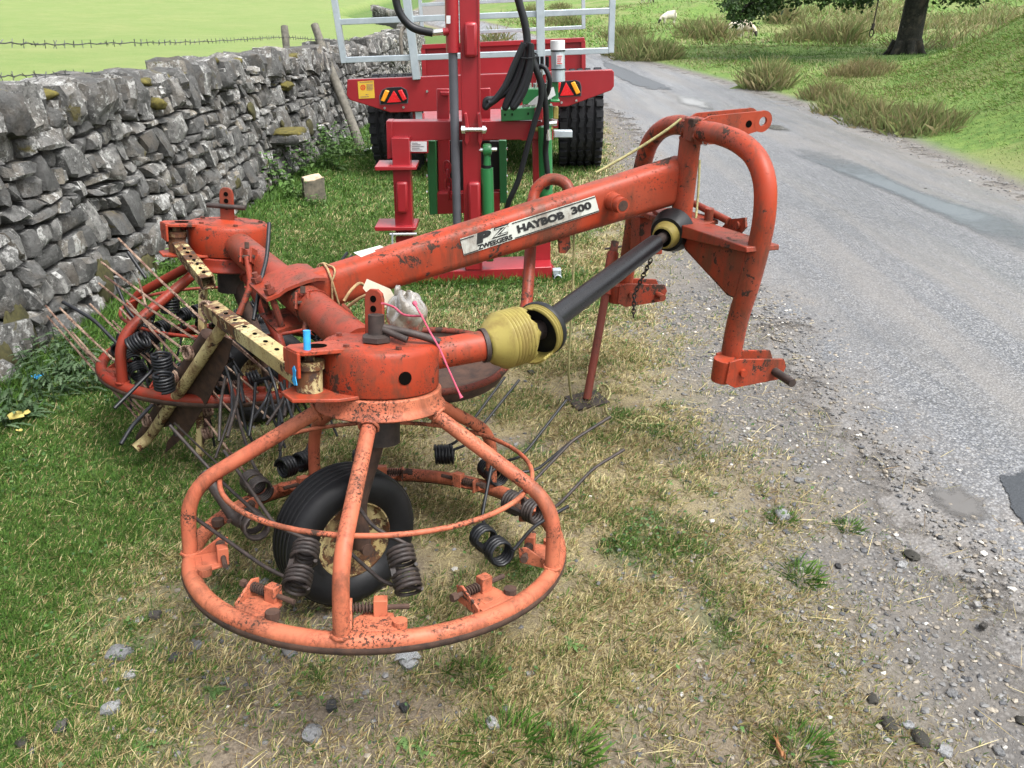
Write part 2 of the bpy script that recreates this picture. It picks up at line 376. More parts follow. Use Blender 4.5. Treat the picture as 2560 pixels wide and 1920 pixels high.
bump(nt, b, math_(nt, 'ADD', noise(nt, v, 55, 6, .75), math_(nt, 'MULTIPLY', noise(nt, v, 12, 4), 1.2)), .7, .018)
M['ground'] = m
g, gr, ba, fi, mo = zones(GX.ravel(), GY.ravel())
ground = gridmesh('ground', GX, GY, GZ, M['ground'], {'zone': np.stack([g, gr, ba], 1), 'zone2': np.stack([fi, mo, mo*0], 1)})
ground['kind'] = 'structure'

# -------- the lane
m, nt, b = newmat('worn_chipped_tarmac'); v = objco(nt)
vor = nd(nt, 'TexVoronoi', None, {'Vector': v, 'Scale': 85.0, 'Randomness': 1.0})
col = mix(nt, nd(nt, 'SeparateColor', None, {'Color': vor.outputs['Color']}).outputs[0], (.085, .088, .093), (.225, .229, .238))
col = mix(nt, ramp(nt, vor.outputs['Distance'], [(.25, 0), (.7, .85)]), col, (.05, .052, .057))
col = mix(nt, ramp(nt, noise(nt, v, 150, 2, .6), [(.60, 0), (.68, .9)]), col, (.34, .33, .30))
strp = nd(nt, 'Mapping', None, {'Vector': v, 'Scale': (1.6, .12, 1)})
col = mix(nt, ramp(nt, noise(nt, strp.outputs[0], 1.6, 5, .6), [(.46, 0), (.62, .6)]), col, (.15, .14, .128))
col = mix(nt, ramp(nt, noise(nt, v, .9, 5, .65), [(.5, 0), (.7, .35)]), col, (.075, .078, .083))
wob = nd(nt, 'VectorMath', {'operation': 'ADD'}, {0: v}); nt.links.new(nd(nt, 'TexNoise', None, {'Vector': v, 'Scale': 2.5, 'Detail': 5.0}).outputs['Color'], wob.inputs[1])
ck = nd(nt, 'TexVoronoi', {'feature': 'DISTANCE_TO_EDGE'}, {'Vector': wob.outputs[0], 'Scale': 1.1}).outputs['Distance']
col = mix(nt, math_(nt, 'MULTIPLY', ramp(nt, ck, [(.0, 1), (.014, 0)]), ramp(nt, noise(nt, v, .8, 4), [(.5, 0), (.6, .75)])), col, (.035, .034, .034))
ed = attr(nt, 'edge').outputs['Fac']; ed = math_(nt, 'ADD', ed, math_(nt, 'MULTIPLY', math_(nt, 'SUBTRACT', noise(nt, v, 3.5, 6, .7), .5), .9))
col = mix(nt, ramp(nt, ed, [(.72, 0), (1.0, .9)]), col, mix(nt, noise(nt, v, 120, 3, .7), (.085, .075, .065), (.21, .19, .168)))
wet = ramp(nt, noise(nt, strp.outputs[0], 2.3, 4, .6), [(.40, .62), (.62, .33)])
setb(nt, b, Base_Color=col, Roughness=wet, Specular_IOR_Level=.45, Alpha=ramp(nt, ed, [(.90, 1), (1.06, 0)]))
bump(nt, b, math_(nt, 'SUBTRACT', noise(nt, v, 90, 3, .7), vor.outputs['Distance']), .5, .006); M['tarmac'] = m
ys = axis_lines([(-4, 8, .12), (8, 20, .3), (20, 56, 1)])
ts = np.concatenate([[-.03, .0], np.linspace(.04, .96, 15), [1.0, 1.03]])
Lx = xl(ys)+(fbm(ys*1.7, ys*0+3.3, 81)-.5)*.34+(fbm(ys*6, ys*0+.3, 82)-.5)*.14; Rx = xr(ys)+(fbm(ys*2.2, ys*0+9.3, 83)-.5)*.28
RXg = Lx[:, None]*(1-ts)+Rx[:, None]*ts; RYg = np.repeat(ys[:, None], len(ts), 1)
def hroad(x, y): return hz(x, y)*0+np.maximum(hz(x, y), 0)*0.9
RZg = hz(RXg.ravel(), RYg.ravel()).reshape(RXg.shape)+.006+.024*np.sin(np.clip(ts, 0, 1)*math.pi)[None]; RZg[:, 0] -= .035; RZg[:, -1] -= .035; RZg[:, 1] -= .003
ea = np.repeat((np.abs(ts-.5)*2)[None], len(ys), 0).ravel(); road = gridmesh('road', RXg, RYg, RZg, M['tarmac'], {'edge': np.stack([ea, ea, ea], 1)}); road['kind'] = 'structure'
def road_z(x, y):
    t = np.clip((x-xl(y))/(xr(y)-xl(y)), 0, 1); return hz1(x, y)+.006+.024*math.sin(t*math.pi)
def sheet(name, px, lift, mat, sub=10, jag=.05, seed=0):
    """flat irregular patch lying on the lane, outline given where it lies on the ground"""
    P = [onz(x, y)[:2] for x, y in px]; n = len(P); ctr = np.mean(P, 0)
    Q = spline([A3(*p, 0) for p in P+P[:1]], sub)[:-1]; m_ = len(Q); V = []; Fc = []; nr = 6
    for i, q in enumerate(Q):
        w = vnoise(np.array([i*.17]), np.array([seed*3.3]), 5)[0]-.5+.3*(vnoise(np.array([i*.5]), np.array([seed*5.3]), 6)[0]-.5); d = q[:2]-ctr; Q[i] = ctr+d*(1+2*jag*w/max(.15, np.linalg.norm(d)))
    for r in range(1, nr+1):
        for q in Q: V.append(ctr+(q-ctr)*r/nr)
    V.append(ctr); c = len(V)-1; V = np.array(V)
    Fc = [(c, i, (i+1) % m_) for i in range(m_)]+[(r*m_+i, r*m_+m_+i, r*m_+m_+(i+1) % m_, r*m_+(i+1) % m_) for r in range(nr-1) for i in range(m_)]
    t = np.clip((V[:, 0]-xl(V[:, 1]))/(xr(V[:, 1])-xl(V[:, 1])), 0, 1); Z = hz(V[:, 0], V[:, 1])+.006+.024*np.sin(t*math.pi)+lift
    me = bpy.data.meshes.new(name); me.from_pydata([(x, y, z) for (x, y), z in zip(V, Z)], [], Fc); me.update()
    if sum(p.normal.z for p in me.polygons) < 0: me.flip_normals()
    at_ = me.attributes.new('rim', 'FLOAT', 'POINT'); at_.data.foreach_set('value', np.concatenate([np.repeat(1-np.arange(1, nr+1)/nr, m_), [1.0]]).astype(np.float32))
    me.materials.append(mat); me.shade_smooth(); o = bpy.data.objects.new(name, me); COL.objects.link(o); o['kind'] = 'structure'; return o
def rim_alpha(nt, v, sc, soft):
    return ramp(nt, math_(nt, 'ADD', attr(nt, 'rim').outputs['Fac'], math_(nt, 'MULTIPLY', math_(nt, 'SUBTRACT', noise(nt, v, sc, 7, .75), .5), .9)), [(.10, 0), (.10+soft, 1)])
def tarm(name, a, b_, rough, soft=.3):
    m, nt, b = newmat(name); v = objco(nt)
    vor = nd(nt, 'TexVoronoi', None, {'Vector': v, 'Scale': 120.0})
    col = mix(nt, ramp(nt, vor.outputs['Distance'], [(.1, 0), (.6, 1)]), b_, a)
    col = mix(nt, ramp(nt, noise(nt, v, 140, 3), [(.6, 0), (.7, .7)]), col, tuple(min(1, c*1.9) for c in b_))
    setb(nt, b, Base_Color=col, Roughness=rough, Alpha=rim_alpha(nt, v, 5, soft)); bump(nt, b, noise(nt, v, 120, 4, .7), .4, .004); return m
M['bluetar'] = tarm('smooth_bluish_tarmac', (.085, .098, .106), (.135, .152, .16), .40, .6)
M['blacktar'] = tarm('fresh_black_tarmac', (.022, .025, .029), (.035, .039, .044), .38, .05)
sheet('road_patch', [(1925, 372), (2060, 378), (2300, 480), (2560, 562), (2760, 640), (2700, 690), (2560, 652), (2420, 590), (2200, 490), (2050, 425)], .004, M['bluetar'], 12, .035, 1)
sheet('road_patch', [(2490, 1195), (2620, 1190), (2700, 1300), (2640, 1420), (2565, 1345), (2510, 1260)], .005, M['blacktar'], 12, .012, 2)
sheet('road_patch', [(1500, 150), (1600, 190), (1690, 232), (1600, 225), (1520, 180)], .005, M['blacktar'], 8, .1, 3)
m, nt, b = newmat('muddy_puddle_water'); v = objco(nt)
setb(nt, b, Base_Color=mix(nt, noise(nt, v, 9, 4), (.075, .07, .064), (.11, .104, .096)), Alpha=rim_alpha(nt, v, 9, .5), Roughness=.12, Specular_IOR_Level=.5)
bump(nt, b, noise(nt, v, 30, 2), .02, .002); M['puddle'] = m
sheet('puddle', [(2290, 1240), (2370, 1215), (2470, 1250), (2495, 1300), (2430, 1320), (2330, 1290)], .006, M['puddle'], 14, .035, 4)
sheet('puddle', [(1680, 240), (1760, 255), (1800, 285), (1740, 275), (1690, 262)], .007, M['puddle'], 10, .05, 6)
sheet('puddle', [(1890, 315), (1950, 318), (1990, 335), (1930, 335)], .007, M['puddle'], 10, .04, 7)

# -------- drystone wall
def stonemat(name, lo, hi, mossy, lich=.5):
    m, nt, b = newmat(name); v = objco(nt)
    geo = nd(nt, 'NewGeometry'); rnd = geo.outputs['Random Per Island']
    oi = nd(nt, 'ObjectInfo').outputs['Random']
    r = math_(nt, 'FRACT', math_(nt, 'ADD', rnd, oi))
    base = ramp(nt, r, [(0, tuple(c*.72 for c in lo)), (.35, lo), (.6, tuple((a+c)/2 for a, c in zip(lo, hi))), (.85, hi), (1, (hi[0]*1.0, hi[1]*.9, hi[2]*.76))])
    off = nd(nt, 'VectorMath', {'operation': 'ADD'}, {0: v}); nt.links.new(r, off.inputs[1]); vv = off.outputs[0]
    col = mix(nt, ramp(nt, noise(nt, vv, 16, 7, .72), [(.32, 0), (.66, 1)]), tuple(c*.42 for c in lo), base)
    col = mix(nt, ramp(nt, noise(nt, vv, 5, 4, .6), [(.5, 0), (.66, .5)]), col, (.115, .092, .068))
    ln = math_(nt, 'ADD', math_(nt, 'MULTIPLY', noise(nt, vv, 9, 9, .78), .65), math_(nt, 'MULTIPLY', noise(nt, vv, 38, 6, .7), .35)); l0 = .63-.10*lich
    col = mix(nt, math_(nt, 'MULTIPLY', ramp(nt, ln, [(l0, 0), (l0+.035, .9)]), ramp(nt, r, [(.15, .1), (.55, 1)])), col, (.44, .44, .42))
    mn = noise(nt, v, 6, 6, .7, .5); m0 = .72-.2*mossy
    col = mix(nt, ramp(nt, mn, [(m0, 0), (m0+.06, .85)]), col, (.10, .082, .018))
    col = mix(nt, ramp(nt, noise(nt, vv, 55, 6, .75), [(.54, 0), (.64, .8)]), col, (.045, .044, .042))
    setb(nt, b, Base_Color=col, Roughness=.88, Specular_IOR_Level=.3)
    bump(nt, b, math_(nt, 'ADD', noise(nt, vv, 26, 7, .75), math_(nt, 'MULTIPLY', noise(nt, vv, 90, 5, .75), .5)), .9, .022); return m
M['stone'] = stonemat('grey_limestone', (.135, .134, .129), (.30, .294, .276), .50, 1.05)
M['moss'] = plain('golden_green_moss', (.10, .083, .016), .95, 0, .3, 30, .9, (.04, .036, .010))
M['core'] = plain('dark_wall_earth', (.06, .055, .048), .95, 0, .3, 12, .5)
def wall_top(y): return np.interp(y, [2, 3.6, 5, 6.2, 8.4, 11.6, 20, 60], [1.27, 1.255, 1.225, 1.215, 1.175, 1.10, 1.05, 1.05])
wall = thing('drystone_wall', 'long grey drystone wall with lichen and moss between the verge and the bright green field', 'wall', (-2.5, 4.0, 0))
wy = np.arange(.4, 45, .02); wxx = xw(wy); ws = np.concatenate([[0], np.cumsum(np.hypot(np.diff(wy), np.diff(wxx)))])
_e = .05; _tx = xw(wy+_e)-xw(wy-_e); _tl = np.hypot(_tx, 2*_e); _nx = 2*_e/_tl; _ny = -_tx/_tl; _wh = hz(wxx+.1, wy)-.02
def wpt(s, z, d):
    i = min(max(int(np.searchsorted(ws, s)), 1), len(ws)-1); t = (s-ws[i-1])/(ws[i]-ws[i-1]); j = i-1
    y = wy[j]+(wy[i]-wy[j])*t; x = wxx[j]+(wxx[i]-wxx[j])*t; k = d-.10*z
    return np.array((x+_nx[j]*k, y+_ny[j]*k, z+_wh[j]))
def wpt_old(s, z, d):
    """point on the wall: arc length s, height z, d metres proud of the face (towards the lane)"""
    y = np.interp(s, ws, wy); x = xw(y); e = .05; t = unit(A3(xw(y+e)-xw(y-e), 2*e, 0)); n = A3(t[1], -t[0], 0)
    return A3(x, y, 0)+n*(d-.10*z)+A3(0, 0, z+hz1(x+.1, y)-.02)
def stone_cell(q, proud, seed, deep=.16):
    """rounded stone that fills the quad q of (s, z) corners"""
    r = random.Random(seed); V = []; Fc = []
    g = [0, .22, .78, 1] if r.random() < .6 else [0, .3, .7, 1]
    tilt = (r.uniform(-.02, .02), r.uniform(-.022, .015))
    def P(u, w, d):
        s = (q[0][0]*(1-u)+q[1][0]*u)*(1-w)+(q[3][0]*(1-u)+q[2][0]*u)*w; z = (q[0][1]*(1-u)+q[1][1]*u)*(1-w)+(q[3][1]*(1-u)+q[2][1]*u)*w
        return wpt(s, z, d)
    for j, w in enumerate(g):
        for i, u in enumerate(g):
            bi = i in (0, 3); bj = j in (0, 3)
            d = proud+tilt[0]*(u-.5)*2+tilt[1]*(w-.5)*2+r.uniform(-.010, .010)
            uu, ww = u, w
            if bi and bj: d -= r.uniform(.012, .045); uu = .5+(u-.5)*r.uniform(.74, 1.0); ww = .5+(w-.5)*r.uniform(.74, 1.0)
            elif bi or bj: d -= r.uniform(.002, .022); uu = .5+(u-.5)*(r.uniform(.9, 1.02) if bi else 1); ww = .5+(w-.5)*(r.uniform(.88, 1.02) if bj else 1)
            else: uu += r.uniform(-.07, .07); ww += r.uniform(-.07, .07)
            V.append(P(uu, ww, d))
    ringi = [0, 1, 2, 3, 7, 11, 15, 14, 13, 12, 8, 4]
    for k in ringi:
        u = g[k % 4]; w = g[k//4]; V.append(P(.5+(u-.5)*.94, .5+(w-.5)*.94, -deep))
    for j in range(3):
        for i in range(3): a = j*4+i; Fc.append((a, a+1, a+5, a+4))
    for k in range(12):
        a = ringi[k]; b_ = ringi[(k+1) % 12]; Fc.append((b_, a, 16+k, 16+(k+1) % 12))
    Fc.append(tuple(range(27, 15, -1)))
    return V, Fc
def rock(c, size, ax, seed, k=3, sq=.72, jit=.10):
    """lumpy stone about the centre c"""
    r = random.Random(seed); V = []; idx = {}; Fc = []
    def vid(p):
        if p in idx: return idx[p]
        q = np.array(p, float)/(k-1)*2-1; l = np.linalg.norm(q); q2 = q*sq+q/l*(1-sq)*1.15
        q2 = q2*(1+r.uniform(-jit, jit))+np.array([r.uniform(-jit, jit) for _ in range(3)])*.6
        idx[p] = len(V); V.append(np.asarray(c)+sum(ax[i]*q2[i]*size[i]/2 for i in range(3))); return idx[p]
    for a in range(3):
        for sd_ in (0, k-1):
            for i in range(k-1):
                for j in range(k-1):
                    cs = [(i, j), (i+1, j), (i+1, j+1), (i, j+1)]
                    if (sd_ == 0) != (a == 1): cs = cs[::-1]
                    ids = []
                    for u, w in cs:
                        p = [0, 0, 0]; p[a] = sd_; o = [t for t in range(3) if t != a]; p[o[0]] = u; p[o[1]] = w; ids.append(vid(tuple(p)))
                    Fc.append(tuple(ids))
    return V, Fc
cells = []; smax = float(np.interp(17, wy, ws)); z0 = 0.0; blocked = []; R_ = random.Random(11); row = 0
zrow = [-.06]
while zrow[-1] < 1.12: zrow.append(zrow[-1]+R_.choice([.055, .07, .08, .095, .11])*(1.0 if zrow[-1] < .8 else .85))
def zl(k, s): return zrow[k]+(vnoise(np.array([s*2.1]), np.array([k*1.7]), 91)[0]-.5)*.06+(vnoise(np.array([s*8]), np.array([k*2.7]), 92)[0]-.5)*.035
for k in range(len(zrow)-1):
    nb = []; s = R_.uniform(0, .1)
    while s < smax:
        y = float(np.interp(s, ws, wy)); top = wall_top(y)-.23
        w = R_.choice([.06, .075, .09, .11, .13, .15, .18, .22])*R_.uniform(.85, 1.15)
        hit = [b_ for b_ in blocked if b_[0] < s+w*.5+.02 and b_[1] > s]
        if hit and hit[0][0] <= s+.045: s = hit[0][1]; continue
        if hit: w = min(w, hit[0][0]-s)
        two = (R_.random() < .27 and k < len(zrow)-2 and w > .085)
        z_hi = zl(k+(2 if two else 1), s+w/2)
        if zl(k, s) < top+.02 and not (z_hi > top+.16):
            kk = k+(2 if two else 1); sl_ = R_.uniform(-.032, .032)*min(1, w/.14); sr_ = R_.uniform(-.032, .032)*min(1, w/.14); gp = .004
            q = [(s+gp-sl_, zl(k, s)+gp), (s+w-gp-sr_, zl(k, s+w)+gp), (s+w-gp+sr_, zl(kk, s+w)-gp), (s+gp+sl_, zl(kk, s)-gp)]
            cells.append((q, R_.uniform(-.02, .038)+(.012 if two else 0)))
            if two: nb.append((s, s+w))
        s += w
    blocked = nb
stones = []
for i, (q, pr) in enumerate(cells):
    V, Fc = stone_cell(q, pr, 1000+i); c = np.mean(V[:16], 0); stones.append((np.ptp([p[0] for p in q])*np.ptp([p[1] for p in q])/depth(c)**2 if depth(c) > .5 else 0, V, Fc, c))
s = 0.0; i = 0
while s < smax:                                                    # coping: big uneven stones set on edge
    y = float(np.interp(s, ws, wy)); near = y < 6
    w = R_.choice([.08, .1, .13, .16, .2, .25, .31])*R_.uniform(.9, 1.1)*(1 if near else .8); h = R_.uniform(.12, .27)*(1 if near else .9)
    t = unit(A3(xw(y+.1)-xw(y-.1), .2, 0)); nrm = A3(t[1], -t[0], 0); lean = R_.uniform(-.25, .25); up = unit(A3(0, 0, 1)+t*lean+nrm*R_.uniform(-.12, .12))
    tt = unit(t-up*(t@up)); c = wpt(s+w/2, 1.05, -.15+R_.uniform(-.04, .05)); zc = wall_top(y)-.23+h*.42+R_.uniform(-.02, .02); c[2] = zc
    V, Fc = rock(c, (w*1.12, .36*R_.uniform(.8, 1.15), h*1.08), (tt, np.cross(up, tt), up), 5000+i, 5 if near else 4, R_.choice([.4, .55, .7]), .10)
    stones.append((w*h*1.3/depth(c)**2 if depth(c) > .5 else 0, V, Fc, c)); s += w*.93; i += 1
def vis(c):
    d = c-cC; z = d@cF
    return z > .3 and -80 < 1280+FPX*(d@cR)/z < 1250
stones.sort(key=lambda t: -(t[0] if vis(t[3]) else t[0]*1e-4))
rest = MB()
for k, (a, V, Fc, c) in enumerate(stones):
    if k < 300:
        mb = MB(); mb.add(V, Fc); mb.build('stone', M['stone'], wall, 28 if k % 3 else 55)
    else: rest.add(V, Fc)
# the wall runs on beside the lane: coarser stones
s = smax; i = 0
while s < ws[-1]-.5:
    y = float(np.interp(s, ws, wy)); g_ = .16+.009*(y-17)
    for k in range(int(1.0/(g_*.6))+1):
        z = k*g_*.6; V, Fc = rock(wpt(s+R_.uniform(-.3, .3)*g_, z+g_*.3, -.08), (g_*1.15, .3, g_*.68), (A3(0, 1, 0), A3(1, 0, 0), A3(0, 0, 1)), 9000+i, 3, .7, .14); rest.add(V, Fc); i += 1
    s += g_
rest.build('rubble', M['stone'], wall, 24, kind='stuff')
mb = MB(); P = [(float(q[0]), float(q[1])) for q in WP]
yy = np.concatenate([np.arange(-1, 20, .5), np.arange(20, 46, 4)]); prof = []
for y in yy:
    x = float(xw(y)); zt = float(wall_top(y))-.2; hg = hz1(x+.2, y)-.1
    prof.append([(x-.10, y, hg), (x-.16, y, zt), (x-.42, y, zt), (x-.50, y, hg)])
V = [p for r in prof for p in r]; Fc = []
for r in range(len(prof)-1):
    for j in range(3): a = r*4+j; Fc.append((a, a+1, a+5, a+4))
mb.add(V, Fc); mb.build('wall_core', M['core'], wall, 30)
R_ = random.Random(5)
def moss_at(y, z, d, wdt, hgt, k, seed):
    """an uneven cushion: closed lumpy pad hugging the stones"""
    r = random.Random(seed); s = float(np.interp(y, wy, ws)); c = wpt(s, max(.3, z), d); c[2] = z; nth, nph = 12, 26
    top = z > .8; sz = (wdt*1.5, .12 if top else .05, hgt*(.95 if top else 1.8)); ox = r.uniform(0, 50); V = []
    for j in range(nth+1):
        th = math.pi*j/nth
        for i in range(nph):
            f_ = 2*math.pi*i/nph; q = A3(math.sin(th)*math.cos(f_), math.sin(th)*math.sin(f_), math.cos(th))
            kk = .62+.75*fbm(np.array([q[0]*1.6+ox]), np.array([q[2]*1.6+q[1]*1.1+ox]), seed, 3)[0]+.16*(r.random()-.5)
            V.append(c+A3(0, 1, 0)*q[0]*kk*sz[0]/2+A3(1, 0, 0)*q[1]*kk*sz[1]/2+A3(0, 0, 1)*q[2]*kk*sz[2]/2)
    Fc = [(j*nph+i, j*nph+(i+1) % nph, (j+1)*nph+(i+1) % nph, (j+1)*nph+i) for j in range(nth) for i in range(nph)]
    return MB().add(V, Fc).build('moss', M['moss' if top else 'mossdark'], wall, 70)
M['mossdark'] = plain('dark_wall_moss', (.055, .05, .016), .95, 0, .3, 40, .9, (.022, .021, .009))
for i, (y, w, k) in enumerate([(4.28, .12, 16), (4.42, .10, 12), (5.05, .08, 9), (5.35, .16, 20), (5.6, .12, 14), (5.85, .10, 12), (6.5, .16, 18), (7.0, .2, 18), (7.5, .2, 18), (8.0, .2, 16), (8.5, .2, 16), (9.3, .2, 14), (10.2, .2, 12), (3.95, .06, 7)]):
    moss_at(y, float(wall_top(y))-R_.uniform(.03, .10), -.06, w, .06, k, 40+i)
for i, (y, z, w, h, k) in enumerate([(5.3, 1.0, .08, .08, 8), (6.9, .75, .12, .08, 10), (7.6, .55, .12, .06, 10), (7.9, .85, .2, .08, 12), (4.6, .12, .25, .1, 22), (5.2, .10, .25, .08, 18), (4.1, .22, .15, .14, 18), (3.35, .22, .14, .15, 30), (3.2, .14, .14, .12, 26), (3.6, .06, .2, .06, 18), (3.1, .36, .08, .08, 12), (6.2, .3, .1, .05, 8), (8.3, .4, .2, .1, 12)]):
    moss_at(y, z, .012, w, h, k, 70+i)
# a mossy through-stone that sticks out of the wall
c = wpt(float(np.interp(7.35, wy, ws)), .45, .10); c[2] = .46
V, Fc = rock(c, (.36, .34, .10), (A3(.1, 1, 0), A3(1, -.1, 0), A3(0, 0, 1)), 77, 4, .6, .1); MB().add(V, Fc).build('stone', M['stone'], wall, 40)
V, Fc = rock(c+A3(.02, 0, .05), (.30, .28, .06), (A3(.1, 1, 0), A3(1, -.1, 0), A3(0, 0, 1)), 78, 4, .3, .14); MB().add(V, Fc).build('moss', M['moss'], wall, 70)

# -------- fence posts and barbed wire along the wall
def post(name, a, b_, r0, r1, label, mat='wood'):
    a = np.asarray(a); b_ = np.asarray(b_); pts = [a+(b_-a)*t+A3(R_.uniform(-.006, .006), R_.uniform(-.006, .006), 0) for t in np.linspace(0, 1, 7)]
    mb = MB().tube(pts, [r0+(r1-r0)*t+R_.uniform(-.003, .003) for t in np.linspace(0, 1, 7)], 9)
    return single(mb, name, M[mat], label, 'post', a, smooth=50)
WX = -2.42
p_up = onplane(712, 66, (WX, 0, 0), (1, 0, 0)); p_lo = onplane(709, 130, (WX, 0, 0), (1, 0, 0)); p_lo[2] -= .35
post('fence_post', p_lo, p_up, .042, .04, 'short upright round timber post standing up out of the wall top')
foot = onz(905, 384); foot[2] = hz1(foot[0], foot[1])-.03; lt = atd(786, 62, depth(foot)*1.0); 
post('fence_post', foot, lt, .058, .045, 'long weathered timber pole leaning against the face of the drystone wall')
q0 = atd(1001, 95, 9.6); q1 = atd(1006, 72, 9.6)
mbp = MB().tube(spline([q0-A3(0, 0, .3), q0, q1, q1+A3(.06, 0, .02), q1+A3(.10, 0, -.02)], 4), .025, 7)
single(mbp, 'broken_post', M['wood'], 'thin broken stake with a crooked top behind the mossy wall', 'post', q0-A3(0, 0, .3), smooth=50)
def barbed(P, label):
    P = [np.asarray(p) for p in P]; S = spline(P, 10); mb = MB()
    x = []; 
    a = [S[i]+A3(0, math.sin(i*2.1)*.004, math.cos(i*2.1)*.004) for i in range(len(S))]
    mb.tube(a, .0032, 5)
    L = np.concatenate([[0], np.cumsum([np.linalg.norm(S[i+1]-S[i]) for i in range(len(S)-1)])]); SS = np.array(S)
    for d in np.arange(.05, L[-1], .10):
        p = A3(*[np.interp(d, L, SS[:, k]) for k in range(3)])
        for s_ in (0, 1):
            an = R_.uniform(0, 3.14); e = A3(.3*R_.uniform(-1, 1), math.cos(an), math.sin(an))*.022; mb.tube([p-e, p+e+A3(0, .008, 0)], .0022, 4)
    return single(mb, 'barbed_wire', M['wire'], label, 'barbed wire', P[0], smooth=60)
W_ = lambda x, y: onplane(x, y, (WX, 0, 0), (1, 0, 0))
barbed([W_(-120, 104), W_(0, 107), W_(150, 111), W_(330, 107), W_(480, 105), W_(620, 98), W_(712, 93), atd(800, 99, 7.9), atd(900, 98, 8.8), atd(1003, 82, 9.6)], 'upper strand of barbed wire strung from the upright post above the wall')
barbed([W_(-120, 190), W_(0, 191), W_(120, 186), W_(330, 182), W_(420, 178)], 'low strand of barbed wire lying along the coping stones of the wall')
# ================================================================ THE ORANGE HAY TURNER
C1 = A3(-.368, 1.68, .247); n1 = unit((.07, .207, .976)); C2 = A3(-1.127, 2.864, .269); n2 = unit((.108, .129, .986))
def axes(n): a = unit(np.cross((0, 1, 0), n)); return a, np.cross(n, a)
hay = thing('hay_turner', 'old orange two-rotor hay turner with rusty tines parked on the verge', 'hay turner', (-.55, 2.25, 0))
def rotor(C, n, ringmat, arm0, br0, near):
    e1, e2 = axes(n)
    def W(a, r, h): a = math.radians(a); return C+n*h+r*(math.cos(a)*e1+math.sin(a)*e2)
    def dirs(a): a = math.radians(a); return math.cos(a)*e1+math.sin(a)*e2, -math.sin(a)*e1+math.cos(a)*e2
    ro = MB().tube([W(a, .48, 0) for a in range(0, 360, 5)], .0205, 12, True).build('rotor_ring', M[ringmat], hay, 60)
    MB().tube([W(a, .4855, -.0105) for a in range(0, 360, 5)], .0166, 8, True).build('wear_strip', M['rust'], ro, 60)
    for k in range(5):
        a = arm0+72*k
        MB().tube(fillet([W(a, .135, .386), W(a, .478, .185), W(a, .48, .0)], .085, 8), .0185, 12).build('rotor_arm', M[ringmat], hay, 60)
    for k in range(5):
        a = arm0+72*k; r_, t_ = dirs(a)
        for c, ax_, rr in ((W(a, .48, .018), n, .0205), (W(a, .162, .372), r_*.85-n*.5, .022)):
            x, y, z = frame(ax_); MB().tube([c+(math.cos(q)*x+math.sin(q)*y)*(rr+.0015*math.sin(q*9)) for q in np.linspace(0, 2*math.pi, 22, endpoint=False)], .0042, 6, True).build('weld_bead', M[ringmat], hay, 60)
    for a in (20, 95, 160, 235, 300):
        c = W(a, .118, .549); MB().cyl(c, c+n*.009, .0085, n=6).build('bolt', M['rustred'], hay, 30)
    MB().tube([W(a, .40, .205) for a in range(0, 360, 6)], .0065, 7, True).build('stay_ring', M[ringmat], hay, 60)
    MB().lathe(C, n, [(.02, .381), (.162, .381), (.167, .385), (.166, .391), (.159, .398), (.1565, .408), (.156, .429), (.152, .4325), (.10, .433)], 40).build('rotor_flange', M['salmon' if near else 'redrotor'], hay, 40)
    MB().lathe(C, n, [(.1, .428), (.132, .4285), (.132, .436), (.1, .4365)], 32).build('seal', M['hole'], hay, 40)
    dr = MB().lathe(C, n, [(.05, .4365), (.147, .4365), (.149, .44), (.149, .532), (.146, .543), (.138, .550), (.06, .553), (.045, .560), (.03, .561)], 44).build('gearbox_drum', M['orange_drum'], hay, 40)
    # tine brackets
    for k in range(10):
        a = br0+36*k; r_, t_ = dirs(a); up = n
        def Q(i, t, u): return W(a, .48, 0)-r_*i+t_*t+up*u
        b = MB(); s_ = -1 if near else 1
        b.prism([Q(.012, -.045, .012), Q(.012, .05, .012), Q(.075, .04, .016), Q(.085, -.02, .016), Q(.06, -.045, .014)], up*.006)
        b.prism([Q(.02, -.052, .0), Q(.02, -.052, .02), Q(.075, -.056, .055), Q(.095, -.056, .05), Q(.09, -.054, .01)], t_*.006)
        b.box(Q(.075, .012, .036), (.026, .030, .044), (r_, t_, up)); b.box(Q(.052, .0, .018), (.05, .05, .006), (r_, t_, up))
        bo = b.build('tine_bracket', M[ringmat], hay, 30, .0015)
        MB().cyl(Q(.075, -.075, .036), Q(.075, .075, .036), .006, n=8).cyl(Q(.075, -.085, .036), Q(.075, -.07, .036), .010, n=6).build('pivot_bolt', M['rust'], bo, 30)
        c = MB(); c.coil(Q(.075, -.028, .036), t_, .0105, .0022, 6, .0075, 5, 9); c.build('compression_spring', M['rust'], bo, 60)
        MB().cyl(Q(.03, .055, .012), Q(.03, .055, .030), .016, n=10).build('boss', M['rust' if k % 2 else ringmat], bo, 30)
    return W, dirs, dr
W1, D1, drum1 = rotor(C1, n1, 'salmon', -164, -156, True)
W2, D2, drum2 = rotor(C2, n2, 'redrotor', -124, -140, False)

